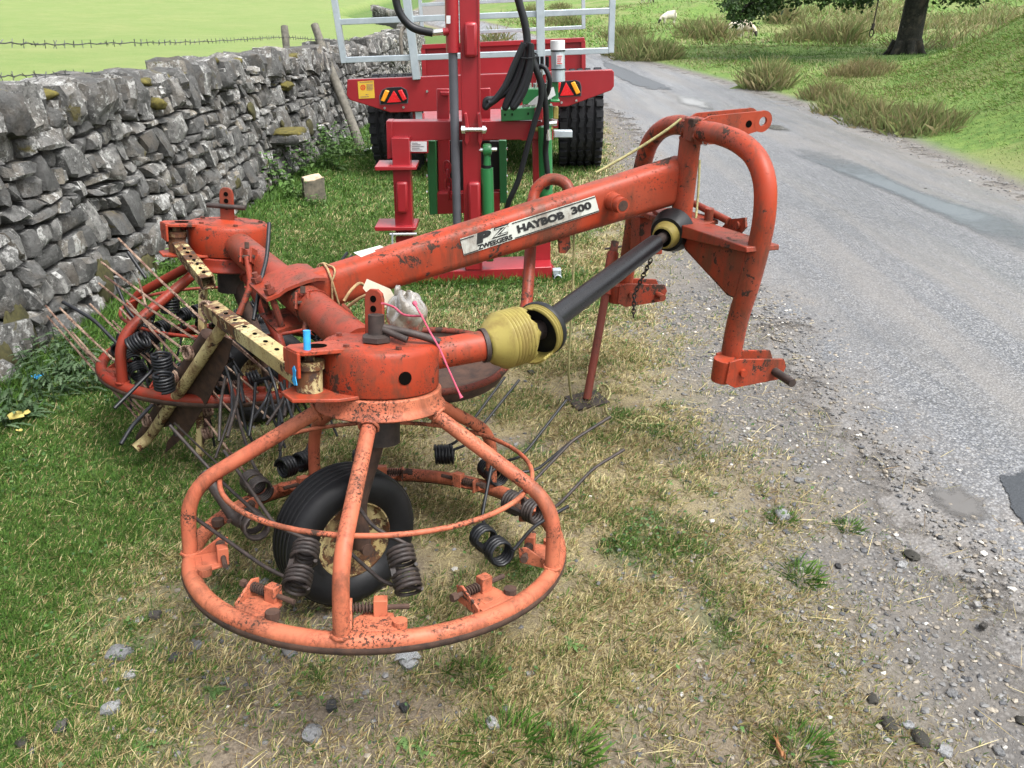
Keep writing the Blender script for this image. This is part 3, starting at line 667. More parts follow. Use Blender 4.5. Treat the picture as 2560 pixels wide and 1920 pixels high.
def coilpair(cA, cB, pathA, pathB, mat='tine', R=.030, label=None):
    """double-coil spring tine: one wire, two coils side by side, two fingers"""
    ax = unit(cB-cA); b = MB(); x, y, z = frame(ax)
    for c, path, s in ((cA, pathA, -1), (cB, pathB, 1)):
        P = b.coil(c, ax, R, .0050, 4.0, .0112, 6, 12)
        if path is not None:
            e = P[0] if s < 0 else P[-1]; b.tube(fillet([e]+list(path), .03, 4), [.0050]*(len(fillet([e]+list(path), .03, 4))), 7)
    b.bar((cA+cB)/2-x*.026-ax*.03, (cA+cB)/2-x*.026+ax*.03, .012, .012)
    return b.build('spring_tine', M[mat], hay, 60)
def PT(C, n, x, y, h): return onplane(x, y, C+n*h, n)
def tinepx(cA, cB, pa, pb, hA=.05, hB=.05, L=.2, far=(True, True), mat='tine', C=C1, n=n1):
    A = PT(C, n, cA[0], cA[1], hA); B = PT(C, n, cB[0], cB[1], hB)
    d = B-A; l = np.linalg.norm(d)
    if l > .085: m_ = (A+B)/2; A = m_-d/l*.04; B = m_+d/l*.04
    out = []
    for S, pth, f in ((A, pa, far[0]), (B, pb, far[1])):
        if pth is None: out.append(None); continue
        cur = S; q = []
        for (x, y, ll) in pth: cur = tip(x, y, cur, ll, f); q.append(cur)
        out.append(q)
    return coilpair(A, B, out[0], out[1], mat)
# near rotor, the tines the photograph shows
tinepx((1004, 1395), (1018, 1456), [(934, 1320, .10), (868, 1228, .15)], [(962, 1460, .06), (864, 1372, .16)], .075, .035, far=(True, True), mat='tinebrown')
tinepx((763, 1382), (744, 1450), [(687, 1313, .11), (560, 1127, .30)], [(662, 1418, .10), (459, 1275, .30)], .07, .035, mat='tinebrown')
tinepx((626, 1300), (640, 1318), [(590, 1300, .06), (515, 1193, .16)], [(548, 1199, .2), (425, 1064, .22)], .04, .06, mat='tinebrown')
tinepx((1203, 1339), (1253, 1384), [(1203, 1300, .07), (1232, 1149, .19)], [(1334, 1316, .13), (1420, 1266, .13)], .05, .05)
tinepx((1284, 1257), (1334, 1280), [(1334, 1203, .10), (1429, 1103, .19), (1526, 1042, .16)], [(1393, 1266, .09), (1483, 1171, .18), (1560, 1124, .13)], .05, .05, mat='tinebrown')
tinepx((1222, 1172), (1240, 1186), [(1298, 1144, .10), (1321, 1122, .05), (1416, 1000, .24)], [(1341, 1176, .13), (1429, 1103, .2)], .05, .05)
tinepx((1103, 1136), (1118, 1136), [(1140, 1108, .06), (1262, 943, .34)], [(1167, 1112, .08), (1298, 950, .34)], .05, .05)
tinepx((717, 1167), (759, 1153), [(702, 1142, .05), (695, 1060, .16), (702, 1000, .1)], [(786, 1081, .14), (784, 1020, .1)], .05, .05)
tinepx((632, 1205), (650, 1222), [(628, 1152, .09), (600, 1060, .2), (577, 958, .22)], None, .05, .05, mat='tinebrown')
tinepx((900, 1150), (925, 1150), [(905, 1090, .10), (912, 1040, .1)], None, .04, .04)
# far rotor: coils in a crowded row, fingers hanging and splaying
for k in range(10):
    a = -140+36*k; r_, t_ = D2(a); c = W2(a, .40, .055); rr = random.Random(k+3)
    for j in range(2):
        cc = c+t_*(.07-.16*j)-r_*.03*j+n2*.05*j; ax = unit(t_+n2*rr.uniform(-.9, .9)); sp = (rr.uniform(-.2, .35), rr.uniform(-.5, .5))
        dn = -A3(0, 0, 1)*.9+r_*sp[0]+t_*sp[1]
        if 130 < a % 360 < 250: dn = A3(0, 0, -.75)-r_*.25+t_*.4
        f1 = [cc-ax*.05+dn*.05, cc-ax*.045+dn*.16, cc-ax*.06+dn*.28+r_*.03]; f2 = [cc+ax*.05+dn*.05, cc+ax*.05+dn*.16, cc+ax*.07+dn*.28+r_*.03]
        for f_ in f1+f2:
            f_[2] = max(f_[2], .03)
        coilpair(cc-ax*.034, cc+ax*.034, f1, f2, 'tine', .026)
for px in ([(157, 755, 2.75), (235, 800, 2.72), (302, 868, 2.7)], [(286, 1021, 2.5), (384, 923, 2.62)], [(302, 1111, 2.4), (330, 1065, 2.45), (380, 1013, 2.55)], [(286, 700, 2.8), (320, 780, 2.8), (355, 815, 2.8)], [(320, 630, 2.85), (365, 695, 2.85)]):
    MB().tube(fillet([atd(*p) for p in px], .03, 4), .0065, 7).build('loose_tine', M['tine'], hay, 60)
for i in range(16):
    rr = random.Random(500+i); x0 = rr.uniform(560, 780); y0 = rr.uniform(905, 985); d0 = rr.uniform(2.15, 2.5); e_ = (x0+rr.uniform(-70, 60), y0+rr.uniform(70, 170), d0+rr.uniform(-.12, .05))
    P = [atd(x0, y0, d0), atd(x0*.7+e_[0]*.3+rr.uniform(-12, 12), y0*.6+e_[1]*.4, d0), atd(*e_)]
    if P[-1][2] > .02: MB().tube(fillet(P, .03, 4), .0048, 7).build('loose_tine', M['tine' if i % 3 else 'tinebrown'], hay, 60)
for (cx, cy, d_, ax) in ((425, 762, 2.85, (.2, .1, 1)), (405, 905, 2.6, (.1, 0, 1)), (410, 955, 2.55, (.1, 0, 1)), (345, 857, 2.68, (1, .2, .5)), (383, 838, 2.75, (1, .2, .6))):
    b = MB(); b.coil(atd(cx, cy, d_), ax, .030, .0052, 5, .0112, 6, 12); b.build('spring_tine', M['tine'], hay, 60)

# wheels under the rotors
def wheel(c, axle, R, w, col, C, n, strut_to):
    ax = unit(axle); x, y, z = frame(ax)
    prof = [(R*.56, -w*.36), (R*.62, -w*.44), (R*.80, -w*.5), (R*.93, -w*.42), (R*.985, -w*.30)]
    for i in range(5):
        a = -w*.26+i*w*.13; prof += [(R*.985, a-w*.03), (R*1.0, a-w*.022), (R*1.0, a+w*.022), (R*.985, a+w*.03)]
    prof += [(R*.985, w*.30), (R*.93, w*.42), (R*.80, w*.5), (R*.62, w*.44), (R*.56, w*.36)]
    wo = MB().lathe(c, ax, prof, 40, False).build('wheel', M['rubber'], hay, 45)
    MB().lathe(c, ax, [(.02, -w*.30), (R*.54, -w*.32), (R*.58, -w*.36), (R*.58, w*.34), (R*.54, w*.36), (R*.50, w*.22), (R*.2, w*.22), (R*.16, w*.34), (.01, w*.34)], 30).build('rim', M[col], wo, 35)
    top = strut_to; hub_out = c+ax*(w*.62)
    MB().tube(fillet([top, top+(hub_out-top)*.25, hub_out+A3(0, 0, .14), hub_out], .05, 4), .024, 12).cyl(c, hub_out+ax*.03, .017, n=12).build('wheel_strut', M['rust'], hay, 50)
    return wo
wc = atd(866, 1338, 2.20); wc[2] = .198
wheel(wc, (.62, -.76, .10), .20, .155, 'cream', C1, n1, W1(0, 0, .38))
MB().lathe(C1, n1, [(.05, .28), (.05, .36), (.07, .372), (.02, .3725)], 20).build('axle_collar', M['rustdark'], hay, 40)
wc2 = C2*1.0+A3(.10, .0, 0); wc2[2] = .198
wheel(wc2, (.55, -.83, 0), .20, .155, 'cream', C2, n2, W2(0, 0, .38))
MB().lathe(C2, n2, [(.05, .28), (.05, .36), (.07, .372), (.02, .3725)], 20).build('axle_collar', M['rustdark'], hay, 40)
MB().tube(fillet([atd(512, 1180, 2.12), atd(590, 1300, 2.10), atd(610, 1308, 2.06)], .02, 3), .017, 12).build('tine_arm_tube', M['rustdark'], hay, 40)

# cross tube between the drums, saddle where the beam joins it
T1 = C1+n1*.492; T2 = C2+n2*.487; td = unit(T2-T1)
MB().cyl(T1+td*.12, T2-td*.12, .054, n=28).build('cross_tube', M['orange_dirty'], hay, 40)
Tm = atd(835, 690, 2.45); Tm = T1+td*((Tm-T1)@td)
B0 = Tm+A3(0, 0, .0); B1 = atd(1700, 447, 2.80)
bd = unit(B1-B0); bx = unit(np.cross(bd, (0, 0, 1))); bu = np.cross(bx, bd)     # bx points to the camera side
if bx@(cC-B0) < 0: bx = -bx
bu = np.cross(bx, bd) if np.cross(bx, bd)[2] > 0 else np.cross(bd, bx)
sx_ = unit(np.cross(td, bu)); sx_ = sx_ if sx_@bd > 0 else -sx_                         # across the tube, towards the beam
for sgn in (1, -1):
    P0 = Tm+bu*(sgn*.040); b = MB(); prof = [(-.115, .008), (-.075, .010), (-.05, .018), (-.02, .0195), (.02, .0195), (.05, .016), (.08, .004)]
    vs = []
    for t in (-.085, .085):
        for off in (0, .010):
            for u, h in prof: vs.append(P0+td*t+sx_*u+bu*sgn*(h+off))
    m_ = len(prof); Fc = []
    for i in range(m_-1): Fc += [(i, i+1, 2*m_+i+1, 2*m_+i), (m_+i, 3*m_+i, 3*m_+i+1, m_+i+1), (i, m_+i, m_+i+1, i+1), (2*m_+i, 2*m_+i+1, 3*m_+i+1, 3*m_+i)]
    Fc += [(0, 2*m_, 3*m_, m_), (m_-1, 2*m_-1, 4*m_-1, 3*m_-1)]
    b.add(vs, Fc); sa = b.build('saddle_clamp', M['orange_dirty'], hay, 40)
    if sgn > 0:
        for t in (-.062, .062):
            p = P0+td*t-sx_*.092+bu*.022; MB().cyl(p-bu*.11, p+bu*.002, .010, n=10).cyl(p, p+bu*.016, .0165, n=6).cyl(p+bu*.016, p+bu*.03, .009, n=10).build('bolt', M['rustred'], sa, 30)
# the beam
def rrect(w, h, r, k=5):
    out = []
    for cx, cy, a0 in ((w-r, h-r, 0), (-w+r, h-r, 90), (-w+r, -h+r, 180), (w-r, -h+r, 270)):
        for i in range(k+1): a = math.radians(a0+90*i/k); out.append((cx+r*math.cos(a), cy+r*math.sin(a)))
    return out
b = MB(); L = np.linalg.norm(B1-B0); vs = []; ks = 8
hh = lambda t: .060+.022*t
for i in range(ks+1):
    t = i/ks; P = B0+bd*(L*t)+bu*(.0)
    for p in rrect(.050, hh(t), .034): vs.append(P+bx*p[0]+bu*p[1])
m_ = 24; Fc = [(i*m_+j, i*m_+(j+1) % m_, (i+1)*m_+(j+1) % m_, (i+1)*m_+j) for i in range(ks) for j in range(m_)]+[tuple(range(m_-1, -1, -1)), tuple(ks*m_+j for j in range(m_))]
b.add(vs, Fc); beam = b.build('main_beam', M['orange'], hay, 40)
SP = B0+bx*.0515                                                   # plane of the beam's near side
dl = [onplane(x, y, SP, bx) for x, y in ((1160, 639), (1498, 529), (1487, 489), (1150, 597))]
decal = MB().prism(dl, bx*.0008).build('decal', M['decal'], beam, 0)
def DU(u, v_, lift): return (dl[0]*(1-u)+dl[1]*u)*(1-v_)+(dl[3]*(1-u)+dl[2]*u)*v_+bx*lift
def text_on(txt, u0, u1, v0, v1, mat, lift, bold=.0, shear=0.0, parent=None, mapf=None, name='lettering'):
    cu = bpy.data.curves.new('t', 'FONT'); cu.body = txt; cu.size = 1; cu.offset = bold; cu.shear = shear; cu.resolution_u = 3
    to = bpy.data.objects.new('t', cu); COL.objects.link(to); dg = bpy.context.evaluated_depsgraph_get(); dg.update()
    me = to.evaluated_get(dg).to_mesh(); P = np.array([v.co[:2] for v in me.vertices]); Fc = [tuple(p.vertices) for p in me.polygons]
    lo = P.min(0); sz = P.max(0)-lo; P = (P-lo)/sz
    V = [(mapf or DU)(u0+(u1-u0)*p[0], v0+(v1-v0)*p[1], lift) for p in P]
    to.to_mesh_clear(); bpy.data.objects.remove(to); bpy.data.curves.remove(cu)
    return MB().add(V, Fc).build(name, M[mat], parent if parent is not None else decal, 0)
text_on('HAYBOB', .395, .745, .27, .74, 'ink', .0022, .06)
text_on('300', .80, .955, .32, .79, 'ink', .0022, .05)
text_on('ZWEEGERS', .10, .35, .05, .35, 'ink', .0022, .05)
text_on('P', .10, .215, .40, 1.02, 'ink', .0022, .08, .15)
text_on('Z', .205, .355, .42, 1.02, 'ink', .0022, .06, .2)
text_on('Z', .222, .338, .50, .94, 'decal', .0030, -.015, .2)
for u0, u1, v0, v1 in ((0, .095, .90, .96), (.37, 1, .90, .96), (.0, .10, .03, .09), (.365, 1, .03, .09)):
    MB().add([DU(u0, v0, .0024), DU(u1, v0, .0024), DU(u1, v1, .0024), DU(u0, v1, .0024)], [(0, 1, 2, 3)]).build('printed_line', M['ink'], decal, 0)
# second, torn label on top of the beam
tp = B0+bu*(hh(.1)+.001)
lab = [onplane(x, y, tp, bu) for x, y in ((884, 632), (950, 614), (964, 620), (903, 643))]
MB().prism(lab, bu*.001).build('torn_label', M['decal'], beam, 0)
b = MB(); p = onplane(1530, 503, SP, bx); b.cyl(p-bx*.03, p+bx*.045, .030, n=20); b.cyl(p+bx*.040, p+bx*.075, .026, n=18); b.cyl(p-bx*.01, p+bx*.004, .036, .031, n=20)
bs = b.build('pivot_boss', M['orange'], beam, 40)
MB().cyl(p+bx*.072, p+bx*.0765, .018, n=16).build('bore', M['rust'], bs, 30)
tb = [onplane(x, y, B0+bx*.01, bx) for x, y in ((1392, 570), (1420, 565), (1424, 618), (1412, 632), (1396, 631))]
MB().prism(tb, bx*.010).build('hanger_tab', M['orange'], beam, 30, .001)

# headstock
Ha = onz(1845, 927, .40); Hb = onz(1573, 734, .40); Hl = unit(Hb-Ha); Hf = A3(Hl[1], -Hl[0], 0)
Hn = unit(Hf*math.cos(math.radians(3))-A3(0, 0, 1)*math.sin(math.radians(3))); Hu = np.cross(Hn, Hl); Hu = Hu if Hu[2] > 0 else -Hu
def HP(x, y, off=0.0): return onplane(x, y, Ha+Hn*off, Hn)
hp = [(1826, 895), (1845, 798), (1874, 704), (1899, 606), (1912, 527), (1911, 452), (1889, 393), (1845, 354), (1795, 335), (1745, 325), (1697, 312), (1657, 322), (1628, 352), (1612, 393), (1600, 450), (1588, 530), (1574, 625), (1561, 712)]
hoop = MB().tube(spline([HP(x, y) for x, y in hp], 4), .0345, 16).build('headstock_hoop', M['orange'], hay, 60)
pt = HP(1726, 347); pb = HP(1703, 545)
pdir = unit(pt-pb)
MB().cyl(pb, pt, .038, n=26).build('swivel_post', M['orange'], hay, 40)
MB().cyl(pt-pdir*.002, pt+pdir*.006, .040, n=26).build('post_cap', M['orange_dirty'], hay, 40)
# top link plates
for off in (-.042, .042):
    c0 = HP(1742, 322)-Hl*off*1.0
    def LP(a, u): return c0+Hf*a+Hu*u
    poly = [LP(-.03, .022), LP(.02, .045), LP(.222, .047), LP(.206, .030), LP(.200, .012), LP(.206, -.006), LP(.215, -.020), LP(.06, -.050), LP(-.02, -.045), LP(-.035, -.02)]
    b = MB().prism(poly, Hl*.010); n_ = 26; hv = []
    for dd_ in (0, .010):
        for r_, rr_ in ((.0155, 0), (.036, 1)): hv += [LP(.235, .012)+Hl*dd_+(math.cos(t)*Hf+math.sin(t)*Hu)*r_ for t in np.linspace(0, 2*math.pi, n_, endpoint=False)]
    Fc = []
    for i in range(n_):
        j = (i+1) % n_; Fc += [(i, j, n_+j, n_+i), (2*n_+i, 3*n_+i, 3*n_+j, 2*n_+j), (i, 2*n_+i, 2*n_+j, j), (n_+i, n_+j, 3*n_+j, 3*n_+i)]
    b.add(hv, Fc); pl = b.build('top_link_plate', M['orange'], hay, 30)
    MB().cyl(LP(.178, .008)-Hl*.001, LP(.178, .008)+Hl*.011, .012, n=18).build('pin_hole', M['hole'], pl, 30)
    MB().cyl(c0+Hl*.012, c0-Hl*.002, .021, n=18).build('pin_head', M['orange'], pl, 30)
c0 = HP(1742, 322)
MB().box(c0-Hf*.01, (.05, .062, .075), (Hf, Hl, Hu)).build('pivot_collar', M['orange_dirty'], hay, 30, .004)
MB().cyl(c0-Hl*.07, c0+Hl*.06, .015, n=14).build('pin', M['orange'], hay, 40)
b = MB(); q = c0-Hl*.066-Hu*.03; b.tube([q+(math.cos(t)*Hf+math.sin(t)*Hu)*.011-Hu*.004 for t in np.linspace(0, 6.28, 13)], .0018, 5); b.build('linch_clip', M['zinc'], hay, 60)
# lower cross member and gusset
tri = [(1684, 583), (1866, 622), (1862, 640), (1836, 744), (1822, 738), (1700, 606)]
b = MB().prism([HP(x, y, .035) for x, y in tri], -Hn*.008); b.prism([HP(x, y, -.035) for x, y in tri], Hn*.008)
b.prism([HP(x, y, -.06) for x, y in ((1580, 532), (1600, 528), (1866, 618), (1866, 632), (1690, 592), (1650, 560))], Hn*.12)
b.prism([HP(x, y, -.05) for x, y in ((1578, 540), (1600, 545), (1600, 640), (1575, 630))], Hn*.10)
b.build('cross_member', M['orange_dirty'], hay, 30, .003)
zz = pb[2]
b = MB(); sw = [pb+Hl*l_+Hf*f_ for l_, f_ in ((.16, -.035), (.14, .05), (-.03, .11), (-.09, .10), (-.105, .05), (-.08, -.01), (.05, -.05))]
b.prism([p-A3(0, 0, .012) for p in sw], A3(0, 0, .014)); p = pb-Hl*.072+Hf*.07; b.cyl(p, p+A3(0, 0, .045), .016, n=14); b.build('swivel_plate', M['orange_dirty'], hay, 30, .002)
p0 = HP(1736, 509, .10); p1 = HP(1822, 553, .10); MB().cyl(p0, p1, .013, n=12).build('stay_rod', M['orange_dirty'], hay, 40)
lug = [HP(x, y, .10) for x, y in ((1790, 585), (1822, 548), (1862, 544), (1864, 568), (1850, 584))]
b = MB().prism(lug, Hn*.008); p = HP(1847, 563, .10); b.cyl(p-Hn*.01, p+Hn*.025, .013, n=12); b.build('stay_lug', M['orange'], hay, 30)
# lower link clevises
def clevis(P, mat, pinmat, pn):
    b = MB()
    for s in (-1, 1):
        b.prism([P+Hf*f_+Hl*(s*.034)+Hu*u for f_, u in ((-.055, .045), (-.02, .05), (.16, .02), (.175, -.01), (.16, -.055), (-.02, -.055), (-.06, -.03))], Hl*(s*.009))
    b.cyl(P-Hf*.045-Hu*.04, P-Hf*.045+Hu*.04, .038, n=14)
    o = b.build('link_clevis', M[mat], hay, 30, .0015)
    MB().cyl(P-Hf*.0-Hl*.055, P+Hl*.055, .013, n=12).build('bolt', M[mat], o, 40)
    e = P+Hf*.13-Hu*.02; MB().cyl(e+Hl*.05, e-Hl*pn, .0145, n=14).build('hitch_pin', M[pinmat], o, 40)
clevis(HP(1838, 918), 'orange', 'rustdark', .14); clevis(HP(1566, 728), 'orange_dirty', 'orange_dirty', .09)
# parking stand
fo = onz(1467, 1008); fo[2] = hz1(fo[0], fo[1])+.012; st = atd(1538, 604, depth(HP(1561, 700))-.02)
sdv = unit(st-fo); k = .62
MB().cyl(fo, st, .0175, n=14).build('parking_leg', M['rustred'], hay, 40)
MB().cyl(fo+(st-fo)*.66, fo+(st-fo)*.93, .025, n=16).build('leg_socket', M['orange_dirty'], hay, 40)
MB().box(fo+A3(0, 0, -.004), (.15, .13, .008), (unit(A3(.9, .35, 0)), unit(A3(-.35, .9, 0)), A3(0, 0, 1))).build('foot_plate', M['rustdark'], hay, 30)
p = fo+(st-fo)*.955; MB().tube([p-A3(.04, .0, .0), p+A3(.045, .0, .01)], .0045, 6).build('retaining_pin', M['rustdark'], hay, 60)
# chain from the cross member to the clevis
ca = HP(1628, 648, -.03); cb = HP(1586, 735, -.06); ce = cb+A3(0, 0, -.10)
def chain(a, b_, nm, link=.026, r=.0028, mat='rustdark', parent=hay):
    d = b_-a; L_ = np.linalg.norm(d); x, y, z = frame(d); k = int(L_/(link*.72))+1; mb = MB()
    for i in range(k):
        c = a+d*((i+.5)/k); sx = x if i % 2 else y
        mb.tube([c+z*math.cos(t)*link*.5+sx*math.sin(t)*link*.27 for t in np.linspace(0, 2*math.pi, 10, endpoint=False)], r, 5, True)
    return mb.build(nm, M[mat], parent, 60)
chain(ca, cb, 'chain'); chain(cb, ce, 'chain')
# drive shaft
E0 = tip(1213, 863, C1+n1*.49, .285, True); Di = unit(E0-(C1+n1*.49)); Di = unit(Di-n1*(Di@n1)*.0)
MB().tube([C1+n1*.49+Di*.10, E0-Di*.01, E0], .041, 24).build('input_housing', M['orange'], hay, 40)
MB().lathe(E0-Di*.006, Di, [(.042, -.004), (.0465, -.004), (.0465, .008), (.042, .008)], 28).build('hose_clip', M['rustdark'], hay, 40)
S1 = atd(1662, 590, 2.74); E1 = tip(1352, 822, E0, .19, True)
ax = unit(E1-E0); x_, y_, _ = frame(ax)
prof = [(.041, -.004), (.046, .006), (.062, .022), (.074, .045)]; k = 0
for i in range(7): h = .050+.0105*i; prof += [(.0795, h), (.0800, h+.003), (.0745, h+.0065)]
bo = MB().lathe(E0, ax, prof, 36, False)
# torn: teeth along the broken edge
n_ = 36; base = len(prof)-1
vlast = [np.array(bo.v[base*n_+j]) for j in range(n_)]
for j in range(n_): bo.v[base*n_+j] = tuple(vlast[j]+ax*(.012*abs(math.sin(j*1.7))+.006*math.sin(j*.9)))
boot = bo.build('shaft_guard', M['boot'], hay, 50)
so_ = boot.modifiers.new('t', 'SOLIDIFY'); so_.thickness = .0025
sdir = unit(S1-E1); prof = []; nn = 36
for i in range(7): h = -.075+.0107*i; prof += [(.0705, h), (.0765, h+.004), (.0765, h+.006)]
prof += [(.075, 0)]
b2 = MB().lathe(E1, sdir, prof, nn, False); xx, yy_, zz_ = frame(sdir)
keep = []
for f_ in b2.f:                                                     # the guard is ripped open on the near side
    c = np.mean([b2.v[i] for i in f_], 0)-E1; h = c@sdir; tow = unit(c-sdir*h)@unit(cC-E1)
    if not (tow > .15 and h < -.034 and (c@cU) < .05) : keep.append(f_)
b2.f = keep; g2 = b2.build('shaft_guard', M['boot'], hay, 50); so_ = g2.modifiers.new('t', 'SOLIDIFY'); so_.thickness = .0025
MB().lathe(E1, sdir, [(.050, -.004), (.078, -.006), (.080, 0), (.078, .012), (.060, .016), (.034, .018)], 40).build('guard_ring', M['black'], hay, 40)
b = MB().tube([E0+Di*.0, E0+ax*.06, E1], .030, 14); b.box(E0+ax*.1, (.05, .07, .05), (x_, ax, y_)); b.build('universal_joint', M['rustdark'], hay, 40)
MB().tube([E1, E1+(S1-E1)*.5, E1+(S1-E1)*.9], [.033, .0325, .031], 26).build('shaft_tube', M['shaft'], hay, 50)
MB().cyl(E1+(S1-E1)*.88, S1+sdir*.06, .019, n=16).build('inner_shaft', M['rustdark'], hay, 40)
MB().lathe(S1-sdir*.02, sdir, [(.034, -.002), (.040, 0), (.050, .03), (.052, .055), (.058, .06), (.058, .075), (.042, .078)], 30, False).build('shaft_guard', M['boot'], hay, 40)
MB().lathe(S1+sdir*.015, sdir, [(.050, 0), (.062, .0), (.076, .035), (.080, .06), (.070, .075), (.05, .075)], 30).build('guard_cone', M['black'], hay, 40)

# round dish and bent guard behind the near drum
dc = atd(1072, 905, 2.42)
MB().lathe(dc, unit((.05, .03, 1)), [(.02, -.045), (.16, -.05), (.232, -.035), (.250, -.004), (.250, .012), (.243, .012), (.240, -.006), (.15, -.030), (.02, -.030)], 40).build('round_guard', M['rust'], hay, 45)
MB().tube([dc+A3(math.cos(a)*.250, math.sin(a)*.250, .012-.05*.25*math.cos(a)-.03*.25*math.sin(a)) for a in np.linspace(0, 2*math.pi, 48, endpoint=False)], .011, 8, True).build('guard_rim', M['rustred'], hay, 60)
MB().tube([dc-A3(0, 0, .04), dc*.5+(C1+n1*.45)*.5-A3(0, 0, .06), C1+n1*.44], .02, 10).build('guard_stay', M['rustdark'], hay, 40)
MB().tube(spline([atd(1311, 790, 2.66), atd(1318, 740, 2.70), atd(1327, 605, 2.76), atd(1332, 500, 2.8), atd(1350, 462, 2.8), atd(1381, 448, 2.8), atd(1415, 460, 2.79), atd(1432, 500, 2.78), atd(1436, 540, 2.74)], 5), .021, 12).build('bent_guard_tube', M['orange_dirty'], hay, 60)

# levers, gate pivots and adjusters on the drums
def drum_fittings(W, D, C, n, ang_br, near):
    r_, t_ = D(ang_br)
    def Q(r, t, h): return C+n*h+r_*r+t_*t
    b = MB()
    b.prism([Q(.10, -.05, .541), Q(.22, -.047, .541), Q(.235, -.03, .541), Q(.235, .035, .541), Q(.22, .047, .541), Q(.10, .06, .541)], n*.011)
    b.prism([Q(.228, -.04, .548), Q(.236, -.04, .548), Q(.236, .044, .548), Q(.228, .044, .548)], -n*.06)
    b.prism([Q(.11, -.050, .548), Q(.236, -.047, .548), Q(.236, -.041, .548), Q(.11, -.044, .548)], -n*.035)
    br = b.build('gate_bracket', M['orange'], hay, 30, .002)
    MB().prism([Q(.17+.025*math.cos(a), .022*math.sin(a), .5525) for a in np.linspace(0, 6.28, 16, endpoint=False)]+[], n*.0012).build('slot', M['hole'], br, 0)
    b = MB().prism([Q(.09, -.08, .434), Q(.20, -.07, .434), Q(.25, -.03, .434), Q(.255, .05, .434), Q(.16, .10, .434), Q(.08, .10, .434)], n*.009)
    b.build('lower_plate', M['orange'], hay, 30, .002)
    MB().cyl(Q(.19, .0, .443), Q(.19, 0, .50), .031, n=20).cyl(Q(.19, 0, .50), Q(.19, 0, .52), .036, n=20).cyl(Q(.19, 0, .52), Q(.19, 0, .545), .014, n=12).build('gate_pivot', M['cream'], hay, 40)
    # adjusting plate and crank
    pl_n = unit(-cR*.35-cF+cU*.2 if near else -cF); pn = unit(pl_n-n*(pl_n@n)); pr = np.cross(n, pn)
    o = C+n*.556-pr*(.012 if near else .0)
    def Z(a, u, d=0.0): return o+pr*a+n*u+pn*d
    poly = [Z(-.026, 0), Z(.026, 0), Z(.026, .10), Z(.022, .115), Z(.010, .124), Z(-.010, .124), Z(-.022, .115), Z(-.026, .10)]
    ap = MB().prism(poly, pn*.012).build('adjuster_plate', M['orange_dirty'], hay, 30, .002)
    for u in (.10, .075, .05): MB().cyl(Z(0, u, .010), Z(0, u, .0135), .0085, n=14).build('peg_hole', M['hole'], ap, 30)
    return Q, Z, pr, pn
def angle_of(x, y, C, n, h):
    e1, e2 = axes(n); w = onplane(x, y, C+n*h, n)-C; return math.degrees(math.atan2(w@e2, w@e1))
a1 = angle_of(795, 872, C1, n1, .545); a2 = angle_of(455, 560, C2, n2, .545)
Q1, Z1, pr1, pn1 = drum_fittings(W1, D1, C1, n1, a1, True); Q2, Z2, pr2, pn2 = drum_fittings(W2, D2, C2, n2, a2, False)
o = Z1(.022, 0, .035); b = MB().lathe(o, n1, [(.03, -.004), (.038, 0), (.038, .012), (.026, .018)], 6); b.cyl(o, o+n1*.066, .020, n=18); b.build('crank_boss', M['rustdark'], hay, 40)
h0 = o+n1*.036; MB().tube([h0, tip(1018, 850, h0, .085, False)], .0085, 12).build('crank_handle', M['rustdark'], hay, 40)
MB().tube(spline([h0+cR*.01, atd(1040, 836, depth(h0)+.01), atd(1098, 855, depth(h0)+.03)], 4), .0095, 12).build('crank_handle', M['rustdark'], hay, 40)
o = Z2(0, .055, .0); MB().cyl(o-pr2*.07+pn2*.02, o+pr2*.075+pn2*.02, .009, n=10).build('adjuster_pin', M['rustdark'], hay, 40)
p = PT(C1, n1, 1013, 946, .49); rd = unit((p-C1)-n1*((p-C1)@n1)); rd = unit(A3(rd[0], -abs(rd[1]), 0)); p = tip(1013, 946, C1+n1*.483, .1498, False)
rd = unit((p-C1)-n1*((p-C1)@n1)); MB().cyl(p-rd*.004, p+rd*.0012, .0165, n=20).build('inspection_hole', M['hole'], drum1, 30)
p = tip(770, 808, Q1(.20, .02, .60), .05, False); p = Q1(.205, .028, .552); MB().cyl(p-n1*.01, p+n1*.046, .0085, n=14).build('blue_sleeve', M['bluep'], hay, 40)
p = Q1(.2375, .03, .505); MB().prism([p+D1(a1)[1]*a_+n1*b_ for a_, b_ in ((.012, -.032), (-.004, -.036), (-.016, -.026), (-.010, -.010), (-.014, .004), (-.002, .012), (.008, .002), (.004, -.012))], D1(a1)[0]*.0015).build('blue_paint_daub', M['bluep'], hay, 0)

